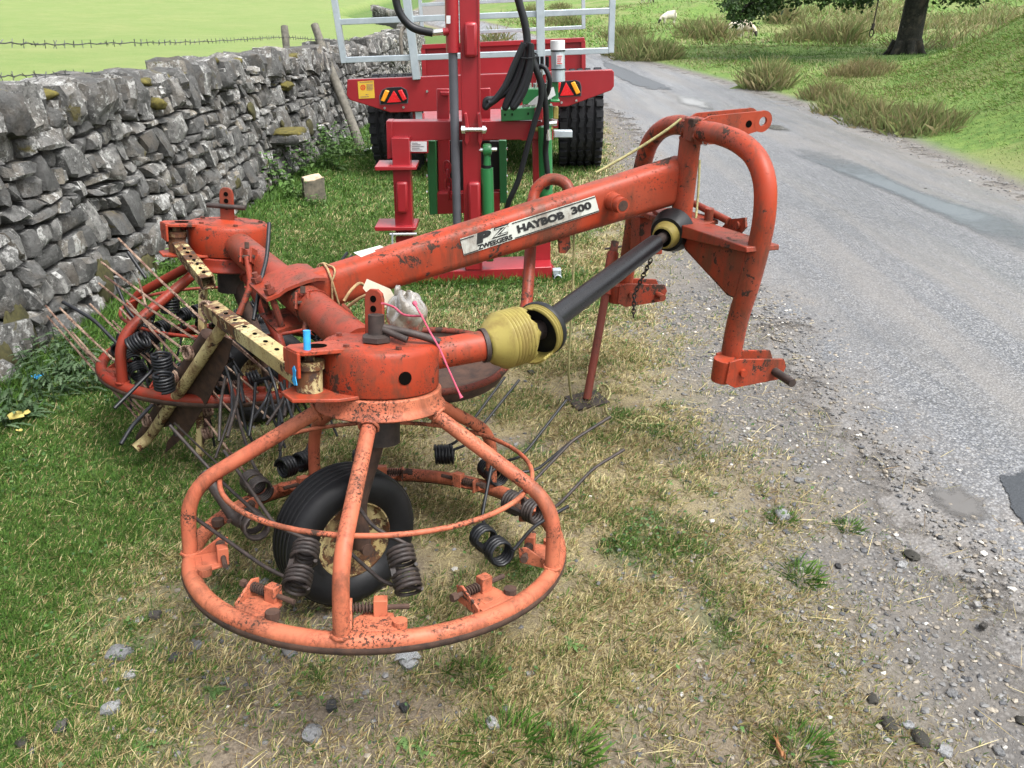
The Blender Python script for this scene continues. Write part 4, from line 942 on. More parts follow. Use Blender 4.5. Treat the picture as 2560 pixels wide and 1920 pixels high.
# yellow swath gates
g2a = Q1(.19, 0, .47); g2b = onz(527, 772, .705); g1a = Q2(.19, 0, .47); g1b = onz(521, 707, .715)
def sq_tube(a, b_, w, mat, name):
    x, y, z = frame(b_-a); mb = MB(); t = .004
    vs = [];
    for P in (a, b_):
        for k in (w, w-2*t): vs += [P+x*sx*k/2+y*sy*k/2 for sx, sy in ((-1, -1), (1, -1), (1, 1), (-1, 1))]
    Fc = []
    for i in range(4):
        j = (i+1) % 4; Fc += [(i, j, 8+j, 8+i), (4+j, 4+i, 12+i, 12+j), (j, i, 4+i, 4+j), (8+i, 8+j, 12+j, 12+i)]
    mb.add(vs, Fc); o = mb.build(name, M[mat], hay, 30, .0015)
    L_ = np.linalg.norm(b_-a); up = y if abs(y[2]) > abs(x[2]) else x; up = up if up[2] > 0 else -up
    side = np.cross(z, up)
    for k in range(1, 8):
        c = a+z*(L_*(.12+.11*k))+up*(w/2+.0006); MB().prism([c+z*.010*math.cos(q)+side*.006*math.sin(q) for q in np.linspace(0, 6.28, 10, endpoint=False)], up*.0008).build('adjusting_hole', M['hole'], o, 0)
    return o
sq_tube(g2a+unit(g2b-g2a)*.03, g2b, .046, 'cream', 'gate_arm'); sq_tube(g1a+unit(g1b-g1a)*.03, g1b, .046, 'cream', 'gate_arm')
Pt = onz(560, 812, .665); Pb = onz(372, 1095, .12); Pe = onz(338, 1122, .10)
pd = unit(Pb-Pt); gn = unit(cF-(cF@pd)*pd)
MB().tube(fillet([Pt, Pb, Pe], .06, 6), .020, 14).build('gate_pipe', M['cream'], hay, 60)
def GP(x, y, off=0.0): return onplane(x, y, Pt+gn*off, gn)
MB().prism([GP(x, y, .03) for x, y in ((545, 835), (580, 850), (568, 905), (520, 1000), (470, 1082), (412, 1133), (418, 1104), (452, 1060), (390, 1072))], gn*.004).build('rusty_sheet', M['rust'], hay, 30)
MB().tube([GP(x, y, .025) for x, y in ((520, 835), (480, 905), (440, 965), (405, 1020), (372, 1068), (352, 1095))], [.024, .028, .024, .028, .024, .02], 9).build('rust_channel', M['rust'], hay, 40)
vb0 = onz(508, 722, .68); vb1 = onz(500, 1140, .08)
MB().bar(vb0, vb1, .030, .022, (1, 0, 0)).build('gate_upright', M['cream'], hay, 30, .002)
MB().prism([vb0*.5+vb1*.5+A3(.02, .0, .1), vb0*.5+vb1*.5+A3(.045, .01, -.05), vb1+A3(.03, 0, .06), vb1+A3(-.0, 0, .02), vb0*.45+vb1*.55+A3(-.02, 0, 0)], A3(0, .006, 0)).build('rusty_sheet', M['rust'], hay, 30)
wires = [((513, 806), (296, 596)), ((500, 835), (253, 655)), ((470, 882), (247, 708)), ((452, 905), (317, 751)), ((433, 943), (282, 802)), ((418, 960), (346, 696)), ((400, 1000), (168, 792)), ((385, 1012), (206, 868)), ((366, 1050), (114, 764)), ((350, 1052), (118, 790)), ((490, 850), (262, 690)), ((425, 950), (225, 760)), ((395, 1005), (150, 770)), ((445, 920), (300, 770)), ((372, 1040), (180, 830))]
for k, (b0, t0) in enumerate(wires):
    P = GP(b0[0], b0[1], .02); T = atd(t0[0], t0[1], depth(P)+.16); MB().tube([P, P*.5+T*.5+A3(0, 0, -.006), T], [.0047, .0045, .0039], 6).build('gate_tine', M['flake'], hay, 60)
for x, y in ((519, 772), (470, 882), (433, 943), (400, 1000), (366, 1050)):
    P = GP(x, y, -.005); b = MB(); b.coil(P, unit(pd*.5+gn*.9+cR*.5), .022, .0048, 2.2, .011, 6, 12); b.build('tine_coil', M['flake'], hay, 60)
wires2 = [((564, 837), (693, 952)), ((552, 905), (645, 982)), ((537, 923), (676, 1048)), ((509, 954), (614, 1068)), ((513, 1048), (620, 1190)), ((566, 845), (748, 1000)), ((436, 1058), (560, 1175))]
for k, (b0, t0) in enumerate(wires2):
    P = atd(b0[0], b0[1], depth(vb0*.6+vb1*.4)-.02); T = atd(t0[0], t0[1], depth(P)-.14); MB().tube([P, T], [.0044, .0038], 6).build('gate_tine', M['flake' if k < 6 else 'tinebrown'], hay, 60)
for t in (.1, .42, .56, .7, .84):
    P = vb0*(1-t)+vb1*t+A3(.03, -.02, 0); b = MB(); b.coil(P, (1, .3, .1), .019, .0045, 3, .0095, 6, 11); b.build('tine_coil', M['flake'], hay, 60)
# bent stays from the cross tube to the gate arm
for (lx, ly), (mx, my), (ex, ey) in (((617, 642), (628, 712), (597, 787)), ((757, 757), (770, 790), (763, 830))):
    dd = 2.57 if lx < 700 else 2.26
    A_, B_, C_ = atd(lx, ly, dd), atd(mx, my, dd), atd(ex, ey, dd-.02)
    MB().tube(fillet([A_, B_, C_], .03, 4), .0105, 10).build('gate_stay', M['orange_dirty'], hay, 60)
    b = MB()
    for s in (-1, 1): b.prism([A_+cR*s*.014+cU*u+cF*f_ for u, f_ in ((.03, .05), (.03, -.012), (-.02, -.016), (-.03, .05))], cR*s*.006)
    lo_ = b.build('stay_clevis', M['orange_dirty'], hay, 30, .001)
    MB().cyl(A_+cU*.028, A_+cU*.048, .008, n=6).cyl(A_-cR*.026, A_+cR*.026, .006, n=8).build('bolt', M['rust'], lo_, 30)
MB().tube(spline([atd(673, 558, 2.5), atd(667, 640, 2.45), atd(652, 705, 2.4), atd(634, 800, 2.35)], 5), .0068, 8).build('loose_tine', M['tine'], hay, 60)
MB().tube([atd(846, 665, 2.75), atd(868, 632, 2.8)], .006, 6).tube([atd(855, 668, 2.77), atd(880, 640, 2.82)], .006, 6).build('loose_tine', M['tine'], hay, 60)
b = MB(); b.tube([T1+td*(.46)+(math.cos(a)*bu+math.sin(a)*unit(np.cross(td, bu)))*.0565 for a in np.linspace(0, 6.28, 22, endpoint=False)], .0022, 5, True); b.build('red_cable', M['redrotor'], hay, 60)
# ================================================================ THE RED BALE TRAILER
d_ = ray(1354, -9); Td = unit(A3(d_[0], d_[1], 0)); Tr = A3(Td[1], -Td[0], 0); Tz = A3(0, 0, 1)
TP0 = atd(1200, 186, 6.9)
def TP(x, y, off=0.0): return onplane(x, y, TP0+Td*off, Td)
tl = thing('flat_trailer', 'red flat trailer with galvanised end gates and big black tyres standing beside the wall', 'trailer', (TP0[0], TP0[1]+.4, 0))
poly = [(868, 199), (1530, 174), (1535, 180), (1535, 216), (1528, 226), (1420, 266), (977, 282), (874, 250), (866, 238)]
rb = MB().prism([TP(x, y) for x, y in poly], Td*.07).build('rear_beam', M['red'], tl, 30, .006)
def lamp(pts, tri, amb, red):
    h = MB().prism([TP(x, y, -.004) for x, y in pts], Td*.004).build('tail_light', M['grey'], rb, 30)
    MB().prism([TP(x, y, -.007) for x, y in [(p[0]*.94+.06*np.mean([q[0] for q in pts]), p[1]*.94+.06*np.mean([q[1] for q in pts])) for p in pts]], Td*.003).build('lamp_base', M['black'], h, 30)
    MB().prism([TP(x, y, -.022) for x, y in tri], Td*.018).build('reflector', M['redlens'], h, 30, .002)
    MB().prism([TP(x, y, -.035) for x, y in amb], Td*.03).build('amber_lens', M['amber'], h, 30, .006)
    MB().prism([TP(x, y, -.035) for x, y in red], Td*.03).build('red_lens', M['redlens'], h, 30, .006)
lamp([(948, 240), (955, 225), (968, 219), (1003, 217), (1016, 224), (1021, 240), (1020, 258), (950, 262)], [(984, 227), (1003, 255), (967, 257)], [(963, 225), (973, 228), (961, 255), (951, 252)], [(994, 227), (1004, 224), (1016, 248), (1007, 253)])
lamp([(1393, 222), (1398, 204), (1440, 200), (1450, 205), (1454, 218), (1453, 240), (1395, 243)], [(1415, 206), (1435, 238), (1400, 240)], [(1427, 208), (1437, 204), (1451, 232), (1441, 237)], [(1396, 207), (1403, 206), (1398, 232), (1395, 232)])
st_ = MB().prism([TP(x, y, -.003) for x, y in ((894, 204), (934, 201), (937, 245), (897, 247))], Td*.003).build('sticker', M['sticker'], rb, 0)
def stmap(u, v_, l): return TP(896+40*u+1.5*(1-v_), 246-43*v_-2*u, -.0045)
for u0, u1, v_ in ((.08, .9, .93), (.5, .9, .78), (.5, .92, .70), (.5, .9, .62), (.5, .92, .54), (.5, .86, .46), (.42, .6, .20), (.1, .62, .08)):
    MB().add([stmap(u0, v_-.022, 0), stmap(u1, v_-.022, 0), stmap(u1, v_+.022, 0), stmap(u0, v_+.022, 0)], [(0, 1, 2, 3)]).build('print', M['orange2'], st_, 0)
MB().add([stmap(.27+.16*math.cos(a)*r, .62+.16*math.sin(a)*r, 0) for r in (1, .72) for a in np.linspace(0, 6.28, 18, endpoint=False)], [(i, (i+1) % 18, 18+(i+1) % 18, 18+i) for i in range(18)]).build('print', M['redlens'], st_, 0)
MB().add([stmap(.20, .54, 0), stmap(.25, .54, 0), stmap(.25, .70, 0), stmap(.20, .70, 0), stmap(.30, .54, 0), stmap(.35, .54, 0), stmap(.35, .70, 0), stmap(.30, .70, 0)], [(0, 1, 2, 3), (4, 5, 6, 7)]).build('print', M['redlens'], st_, 0)
for x, y in ((962, 270), (1009, 268), (1068, 228), (1441, 251), (1404, 256)):
    p = TP(x, y, -.002); MB().cyl(p, p-Td*.012, .011, n=6).build('bolt', M['chrome'], rb, 30)
bl = TP(868, 199, .07); br = TP(1530, 176, .07); LEN = 4.7
mid = (bl+br)/2; zb_ = .50
b = MB().prism([A3(*(mid+Tr*s_*.72+Td*o_)[:2], zb_) for s_, o_ in ((-1, .05), (1, .05), (1, LEN), (-1, LEN))], -Tz*.06); b.build('bed', M['red'], tl, 30)
for s in (-.42, .42): MB().bar(A3(*(mid+Tr*s+Td*.02)[:2], .60-.18), A3(*(mid+Tr*s+Td*LEN)[:2], .42), .10, .16).build('chassis_rail', M['red'], tl, 30, .006)
for s in (-.6, .6): MB().bar(A3(*(mid+Tr*s+Td*.03)[:2], .50), A3(*(mid+Tr*s+Td*.03)[:2], .78), .10, .06).build('beam_upright', M['red'], tl, 30, .006)
hb = [(1056, 117), (1461, 99), (1461, 205), (1060, 222)]
b = MB().prism([TP(x, y, LEN) for x, y in hb], Td*.05).build('headboard', M['red'], tl, 30)
b2 = MB()
for a, c in (((1056, 117), (1461, 99)), ((1060, 205), (1461, 188))): b2.bar(TP(*a, LEN-.03), TP(*c, LEN-.03), .06, .06)
for a, c in (((1058, 119), (1061, 205)), ((1458, 101), (1459, 188))): b2.bar(TP(*a, LEN-.031), TP(*c, LEN-.031), .06, .05, (0, 1, 0))
b2.build('headboard_frame', M['red'], tl, 30, .004)
def gate(off, ul, ur, bars, inner, w, up):
    def ext(p, q, k): return (p[0]+(p[0]-q[0])*k, p[1]+(p[1]-q[1])*k)
    def W_(p): return TP(p[0], p[1], off)
    def bar_(a, c, nm, ww=w, pr=0.0): MB().bar(a-Td*pr, c-Td*pr, ww, ww, (0, 1, .01)).build(nm, M['zinc'], g_, 30, .004)
    g_ = MB().bar(W_(ul[1]), W_(ul[1])+(W_(ul[0])-W_(ul[1]))*up, w, w, (0, 1, .01)).build('end_gate', M['zinc'], tl, 30, .004)
    bar_(W_(ur[1]), W_(ur[1])+(W_(ur[0])-W_(ur[1]))*up, 'gate_upright')
    for a, c in bars: bar_(W_(a), W_(c), 'gate_rail', w*.92, .001)
    for a, c, k in inner:
        A_, B_ = W_(a), W_(c); B_ = B_+unit(B_-A_)*.02; bar_(B_, B_+(A_-B_)*k, 'gate_post', w*1.35, .012)
gate(-.0, ((836, 0), (861, 158)), ((1531, 0), (1527, 132)), [((866, 150), (1524, 126)), ((851, 55), (1525, 27)), ((838, -42), (1528, -72)), ((824, -140), (1530, -170))], [((1018, 0), (1042, 192), 2.1), ((1350, 0), (1353, 180), 2.1)], .052, 2.4)
gate(LEN+.0, ((1050, 0), (1057, 90)), ((1458, 0), (1459, 72)), [((1058, 86), (1458, 68)), ((1053, 12), (1458, -7)), ((1050, -60), (1458, -80))], [], .05, 2.2)
# wheels
def big_wheel(cx, cy, off):
    p = TP(cx, cy, off); c = A3(p[0], p[1], .455+hz1(p[0], p[1])); R, w = .455, .41
    prof = [(R*.52, -w*.40), (R*.70, -w*.5), (R*.88, -w*.5), (R*.96, -w*.44)]
    for g_ in (-.27, -.09, .09, .27): prof += [(R*.975, w*(g_-.045)), (R*.945, w*(g_-.02)), (R*.945, w*(g_+.02)), (R*.975, w*(g_+.045))]
    prof += [(R*.96, w*.44), (R*.88, w*.5), (R*.70, w*.5), (R*.52, w*.40)]
    t = MB().lathe(c, Tr, prof, 48, False)
    for k in range(30):
        a = 2*math.pi*k/30; rd = math.cos(a)*Td+math.sin(a)*Tz; tn = -math.sin(a)*Td+math.cos(a)*Tz
        for s in (-1, 1): t.box(c+rd*R*.968+Tr*s*w*.415, (.045, .058, w*.16), (rd, tn, Tr))
        for g_ in (-.18, 0, .18): t.box(c+rd*R*.972+Tr*w*g_+tn*.02*(-1)**k, (.03, .085, w*.105), (rd, unit(tn+Tr*.25*(-1)**k), unit(Tr-tn*.25*(-1)**k)))
    o = t.build('wheel', M['tyre'], tl, 40)
    MB().lathe(c, Tr, [(.03, -w*.3), (R*.5, -w*.32), (R*.53, -w*.4), (R*.53, w*.4), (R*.5, w*.30), (.03, w*.25)], 28).build('rim', M['zinc'], o, 35)
    return c
ca_ = big_wheel(1449, 300, .62); cb_ = big_wheel(995, 300, .62)
MB().bar(ca_, cb_, .08, .08).build('axle', M['black'], tl, 30)
p = TP(1047, 285, .03); MB().box(p+Tz*-.06, (.06, .02, .20), (Tr, Td, Tz)).build('galvanised_bracket', M['zinc'], tl, 30)

# ================================================================ THE POST DRIVER
DY = 4.46
def DP(x, y, off=0.0): return vy(x, y, DY+off)
dv = thing('post_driver', 'new crimson and green post driver with a tall mast and looped black hydraulic hoses', 'post driver', DP(1180, 705)*A3(1, 1, 0))
YY = A3(0, 1, 0)
def pb_(name, pts, off, th, mat='red', bev=.004, parent=None): return MB().prism([DP(x, y, off) for x, y in pts], YY*th).build(name, M[mat], parent or dv, 30, bev)
def rc(x0, y0, x1, y1): return [(x0, y0), (x1, y0), (x1, y1), (x0, y1)]
base = pb_('base_frame', [(988, 684), (1380, 667), (1382, 703), (989, 714)], 0, .24)
lg = pb_('leg', [(978, 345), (1023, 345), (1036, 690), (994, 694)], .02, .10)
pb_('strap', rc(990, 455, 1019, 534), -.02, .042, 'red', .014, lg)
pb_('leg', [(1331, 345), (1374, 345), (1377, 690), (1337, 692)], .14, .09)
m0 = DP(1184, 676); m1 = DP(1173, 0); md = unit(m1-m0); mt_ = m0+md*2.75
mast = MB().bar(m0+YY*.05, mt_+YY*.05, .104, .11, (0, 1, 0)).build('mast', M['red'], dv, 30, .008)
mx = unit(np.cross(md, YY)); mx = mx if mx[0] > 0 else -mx
for s in (-1, 1): MB().bar(m0+YY*.02+mx*s*.046+md*.02, mt_+YY*.02+mx*s*.046, .006, .06, (0, 1, 0)).build('mast_rail', M['red'], mast, 30)
pb_('strap', rc(1160, 55, 1193, 144), -.045, .05, 'red', .016, mast); pb_('strap', rc(1170, 456, 1201, 560), -.045, .05, 'red', .016, mast)
pb_('head_arm', [(966, 304), (1353, 302), (1353, 349), (966, 352)], .09, .10)
pb_('end_plate', [(965, 303), (981, 303), (981, 396), (968, 398)], .08, .10)
for x in (1160, 1193): pb_('mast_ear', [(x, 283), (x+7, 283), (x+13, 320), (x+13, 352), (x+7, 366), (x+1, 352), (x+3, 320)], -.05, .12)
def rod(name, a, b, r, mat='chrome', off=0.0, n=14, parent=None, r2=None):
    return MB().cyl(DP(a[0], a[1], off), DP(b[0], b[1], off), r, r2, n).build(name, M[mat], parent or dv, 40)
rod('bolt', (1153, 324), (1217, 324), .012, 'chrome', -.06); rod('nut', (1154, 324), (1163, 324), .022, 'chrome', -.06, 6); rod('nut', (1206, 324), (1214, 324), .022, 'chrome', -.06, 6)
# ram beside the mast
q0 = DP(1143, 560, .0); q1 = DP(1132, 126, .0); qd = unit(q1-q0)
MB().cyl(q0, q1, .0245, n=18).build('ram_sleeve', M['grey'], dv, 40); MB().cyl(q1-qd*.01, q1+qd*1.1, .036, n=18).build('ram_cylinder', M['red'], dv, 40)
pb_('ram_label', rc(1116, 39, 1126, 59), -.045, .002, 'white', 0)
rod('hose_boss', (1108, 80), (1122, 78), .020, 'red', -.02); rod('hose_fitting', (1081, 82), (1110, 79), .015, 'chrome', -.02, 8)
# label tab, spacer plates and pins on the leg
t_ = pb_('label_tab', rc(1022, 351, 1071, 383), .08, .01, 'red', .002); pb_('label', rc(1027, 354, 1067, 379), .076, .003, 'white', 0, t_)
for k in range(5): pb_('print', rc(1030, 357+k*4.3, 1045+(k*7) % 17, 358.2+k*4.3), .0745, .001, 'grey', 0, t_)
for yy in (422, 573): pb_('guide_plate', [(936, yy-5), (1040, yy-5), (1041, yy+3), (938, yy+5)], -.03, .20, 'red', .003)
rod('pin', (975, 586), (1042, 585), .011, 'chrome', -.02); pb_('pin_keeper', rc(979, 583, 983, 612), -.035, .006, 'zinc', 0)
# monkey block behind the mast with green guides
pb_('guide_rail', [(1066, 352), (1089, 352), (1094, 536), (1074, 538)], .24, .07, 'green'); pb_('guide_rail', [(1247, 351), (1266, 351), (1268, 508), (1250, 508)], .24, .07, 'green')
pb_('inner_plate', [(1088, 352), (1248, 352), (1250, 488), (1092, 488)], .32, .02, 'black'); pb_('monkey_block', [(1092, 484), (1250, 480), (1250, 530), (1093, 536)], .25, .10, 'red')
pb_('rear_channel', [(1091, 222), (1123, 222), (1125, 484), (1096, 484)], .30, .02, 'red'); pb_('rear_shelf', [(1100, 230), (1122, 230), (1122, 240), (1104, 240)], .26, .05, 'red')
pb_('rear_channel', [(1196, 222), (1226, 220), (1226, 352), (1198, 352)], .30, .02, 'red')
chain(DP(1117, 408, .18), DP(1124, 492, .18), 'chain', .075, .008, 'red', dv)
for x in (1066, 1266): 
    for yy in (372, 400, 440, 480): rod('bolt', (x, yy), (x+3, yy), .008, 'chrome', .26, 6)
# side ram
def eye(x, y, r, off=.0):
    p = DP(x, y, off); o = MB().lathe(p-A3(.026, 0, 0), (1, 0, 0), [(r*.5, 0), (r*.9, .004), (r, .014), (r, .038), (r*.9, .048), (r*.5, .052)], 18).build('ram_eye', M['green'], dv, 40)
    MB().cyl(p-A3(.045, 0, 0), p+A3(.055, 0, 0), .011, n=8).build('bolt', M['chrome'], o, 30)
eye(1218, 374, .034); rod('ram_rod', (1218, 378), (1218, 424), .017, 'green', 0, 14, None, .024); rod('side_ram', (1217, 420), (1223, 632), .036, 'green', 0, 20); rod('rod_seal', (1217, 412), (1217, 421), .026, 'black'); eye(1224, 640, .034)
rod('side_ram', (1362, 316), (1366, 520), .039, 'green', .05, 20); rod('bolt', (1327, 323), (1346, 323), .012, 'boot', .06)
# valve bank, levers, document tube
vp = pb_('valve_plate', [(1252, 274), (1383, 265), (1383, 297), (1253, 304)], .04, .12, 'green')
for x in (1261, 1279, 1319): rod('hole', (x, 287-(x-1261)*.05), (x+3, 287-(x-1261)*.05), .006, 'hole', .037, 8)
pb_('red_insert', [(1337, 270), (1358, 268), (1358, 300), (1336, 301)], .03, .02, 'red'); pb_('side_plate', rc(1383, 267, 1396, 298), .06, .04, 'boot')
vb_ = pb_('valve_block', rc(1306, 222, 1376, 262), .08, .09, 'green', .006)
for i in range(5):
    x = 1310+14*i; rod('valve_fitting', (x, 224), (x, 208), .012, 'chrome', .12, 8, vb_); rod('valve_fitting', (x, 262), (x+1, 275), .012, 'chrome', .07, 8, vb_)
for x in (1343, 1354, 1367): rod('lever', (x, 212), (x+1, 166), .0055, 'chrome', .12); rod('lever_grip', (x+1, 168), (x+1, 141), .010, 'black', .12)
pb_('paper_sheet', [(1318, 262), (1338, 244), (1384, 217), (1389, 238), (1350, 262)], .02, .003, 'white', 0)
pb_('tube_bracket', rc(1380, 200, 1396, 252), .05, .04, 'green'); pb_('tube_foot', rc(1376, 250, 1400, 256), .0, .10, 'green')
ct = MB().cyl(DP(1396, 203, .06), DP(1394, 103, .06), .037, n=20).build('document_tube', M['zinc'], dv, 40)
MB().cyl(DP(1394, 124, .06), DP(1394, 101, .06), .039, n=20).build('tube_cap', M['white'], ct, 40)
for yy in (125, 171): MB().cyl(DP(1395, yy, .06), DP(1395, yy+3, .06), .040, n=20).build('tube_band', M['black'], ct, 40)
lb_ = pb_('tube_label', rc(1391, 137, 1408, 162), .017, .004, 'white', 0, ct)
for k in range(5): pb_('print', rc(1393, 139.5+k*4.6, 1405-(k*5) % 4, 141.2+k*4.6), .0155, .001, 'redlens', 0, lb_)
pb_('end_bracket', rc(1373, 300, 1383, 350), .06, .12, 'red'); rod('bolt', (1369, 309), (1392, 307), .016, 'chrome', .05, 8); rod('bolt', (1372, 322), (1381, 322), .016, 'boot', .05, 8)
pb_('prop_stub', rc(1385, 327, 1431, 344), .10, .05, 'zinc', .003)
pb_('lashing_bracket', [(1382, 676), (1403, 675), (1403, 690), (1384, 690)], -.01, .05, 'zinc', .002)
b = MB(); p = DP(1395, 699, -.02); b.tube([p+A3(math.cos(a)*.024, 0, math.sin(a)*.028) for a in np.linspace(0, 6.28, 16, endpoint=False)], .005, 6, True); b.build('lynch_ring', M['zinc'], dv, 60)
pb_('knee_brace', [(1379, 660), (1384, 668), (1396, 682), (1388, 688), (1379, 676)], .05, .02, 'red', .001)
# hoses
def hose(pts, r=.016, off=-.04, nm='hose'):
    return MB().tube(spline([DP(p[0], p[1], (p[2] if len(p) > 2 else off)) for p in pts], 7), r, 10).build(nm, M['hose'], dv, 60)
hose([(985, -170), (986, -60), (990, 0), (1004, 40), (1034, 70), (1082, 82)], .021)
hose([(1262, -150), (1284, -50), (1296, 0), (1310, 50), (1317, 90), (1318, 125)], .021)
LP_ = [[(1316, 105), (1296, 150), (1272, 205), (1250, 240), (1222, 262), (1213, 268), (1216, 250), (1240, 246), (1275, 222), (1300, 170), (1312, 112)],
       [(1322, 106), (1312, 150), (1292, 210), (1268, 262), (1262, 268), (1270, 245), (1296, 195), (1316, 140), (1322, 108)],
       [(1326, 108), (1322, 160), (1306, 215), (1282, 265), (1290, 262), (1312, 225), (1328, 165), (1328, 112)],
       [(1310, 108), (1286, 160), (1262, 215), (1234, 252), (1222, 258)]]
for i, p in enumerate(LP_): hose([(x, y, -.06-.025*i) for x, y in p], .0165)
hose([(1318, 115, -.10), (1334, 160, -.1), (1350, 205, -.08), (1352, 250, -.07), (1338, 300, -.06), (1318, 370, -.05), (1296, 450, -.04), (1272, 505, -.03), (1262, 545, .0)])
hose([(1322, 112, -.09), (1340, 170, -.08), (1358, 220, -.06), (1365, 280, -.04), (1366, 345, -.02), (1364, 380, 0), (1370, 445, .0), (1368, 470, .02)])
hose([(1345, 175, -.02), (1352, 166, -.04), (1364, 172, -.05), (1374, 200, -.05), (1370, 230, -.03), (1360, 248, .0)], .013)
hose([(1310, 240, -.03), (1300, 215, -.02), (1305, 190, .0), (1330, 178, .02)], .012)
rod('hose_fitting', (1369, 323), (1371, 350), .017, 'chrome', -.025, 10); rod('hose_fitting', (1367, 433), (1367, 446), .014, 'chrome', 0, 10)
MB().tube([DP(1318, 140, -.12)+A3(math.cos(a)*.055, .05*math.sin(a)+.04, .012*math.sin(a)) for a in np.linspace(0, 6.28, 16, endpoint=False)], .005, 5, True).build('cable_tie', M['black'], dv, 60)
# ================================================================ GRASS AND PLANTS
def leafmat(name, rough=.6, trans=.25, sss=0):
    m, nt, b = newmat(name); a = attr(nt, 'Col')
    setb(nt, b, Base_Color=a.outputs['Color'], Roughness=rough, Specular_IOR_Level=.3)
    tr = nd(nt, 'BsdfTranslucent'); nt.links.new(a.outputs['Color'], tr.inputs['Color'])
    mx_ = nd(nt, 'MixShader', None, {0: trans}); nt.links.new(b.outputs[0], mx_.inputs[1]); nt.links.new(tr.outputs[0], mx_.inputs[2])
    nt.links.new(mx_.outputs[0], nt.nodes['Material Output'].inputs['Surface']); return m
M['blade'] = leafmat('grass_blade')
def blades(P, L, w, yaw, lean, col, curl=.5):
    """one bent, tapering blade per point: 4 vertices, 2 triangles"""
    n = len(P); d = np.stack([np.cos(yaw), np.sin(yaw)], 1); s = np.stack([-d[:, 1], d[:, 0]], 1)
    def pt(t, k):
        a = lean*(1+curl*t); hor = np.sin(a)*L*t; ver = np.cos(a)*L*t
        return np.concatenate([P[:, :2]+d*hor[:, None]+s*(w*k)[:, None], (P[:, 2]+ver)[:, None]], 1)
    o = np.ones(n); V = np.stack([pt(0, -.5*o), pt(0, .5*o), pt(.55, .40*o), pt(1, -.15*o)], 1).reshape(-1, 3)
    i = np.arange(n)*4; F_ = np.concatenate([np.stack([i, i+1, i+2], 1), np.stack([i, i+2, i+3], 1)])
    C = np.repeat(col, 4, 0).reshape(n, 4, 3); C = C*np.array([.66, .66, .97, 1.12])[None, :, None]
    return V, F_, C.reshape(-1, 3)
def put_blades(name, parts, mat='blade'):
    V = []; F_ = []; C = []; o = 0
    for v_, f_, c_ in parts: V.append(v_); F_.append(f_+o); C.append(c_); o += len(v_)
    ob = quickmesh(name, np.concatenate(V), np.concatenate(F_), M[mat], {'Col': np.concatenate(C)}, False); ob['kind'] = 'stuff'; return ob
def inframe(x, y, z, m=560):
    d = np.stack([x, y, z], 1)-cC; dz = d@cF; px = 1280+FPX*(d@cR)/dz; py = 960-FPX*(d@cU)/dz
    return (dz > .3) & (px > -m) & (px < 2560+m) & (py > -m) & (py < 1920+m*2)
def scatter(x0, x1, y0, y1, n): return rng.uniform(x0, x1, n), rng.uniform(y0, y1, n)
GREEN = np.array([(.052, .125, .018), (.075, .16, .024), (.11, .185, .036), (.045, .098, .017)]); STRAW = np.array([(.40, .335, .165), (.50, .43, .235), (.34, .27, .125), (.27, .25, .095), (.22, .15, .075)])
def pick(pal, n): return pal[rng.integers(0, len(pal), n)]*rng.uniform(.72, 1.25, (n, 1))
def verge(x0, x1, y0, y1, ntuft, per, lg, ls, w, rad):
    x, y = scatter(x0, x1, y0, y1, ntuft); g, gr, ba, fi, mo = zones(x, y); edge = xl(y)-x
    ok = (xw(y)+.02 < x) & (x < xl(y)+.12) & inframe(x, y, x*0)
    nz = fbm(x*4.2, y*4.2, 201); nz2 = fbm(x*9, y*9, 211)
    keep = np.clip(.52+.6*g+.9*(nz-.45)*2.0+(nz2-.5)*1.1, 0.05, 1)*(1-.90*gr)*(1-.62*ba*(1-g))
    ok &= rng.random(ntuft) < keep
    x, y, g, gr = x[ok], y[ok], g[ok], gr[ok]; n = len(x)
    pg = np.clip(g*1.1+(fbm(x*3.1, y*3.1, 221)-.5)*1.0+.0, .03, .97); isg = rng.random(n) < pg
    # expand tufts
    k = rng.integers(per//2, per+1, n); idx = np.repeat(np.arange(n), k); N = len(idx)
    r = np.abs(rng.normal(0, rad, N)); a = rng.uniform(0, 6.283, N); bx_, by_ = x[idx]+r*np.cos(a), y[idx]+r*np.sin(a)
    z = hz(bx_, by_)-.003; green = isg[idx] ^ (rng.random(N) < .14)
    L = np.where(green, lg, ls)*rng.uniform(.5, 1.3, N)*(1-.35*gr[idx]); col = np.where(green[:, None], pick(GREEN, N), pick(STRAW, N))
    lean = np.where(green, rng.uniform(.05, .9, N), rng.uniform(.35, 1.45, N))
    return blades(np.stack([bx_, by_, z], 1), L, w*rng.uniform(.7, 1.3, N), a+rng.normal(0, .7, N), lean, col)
vp_ = [verge(-2.4, 1.5, .6, 2.2, 66000, 14, .028, .031, .0019, .013), verge(-2.4, 1.5, 2.2, 3.6, 40000, 13, .028, .033, .0026, .016),
       verge(-2.4, 1.5, 3.6, 6.0, 34000, 11, .034, .038, .0042, .022), verge(-2.4, 1.8, 6.0, 12, 26000, 10, .045, .045, .007, .035)]
put_blades('verge_grass', vp_)
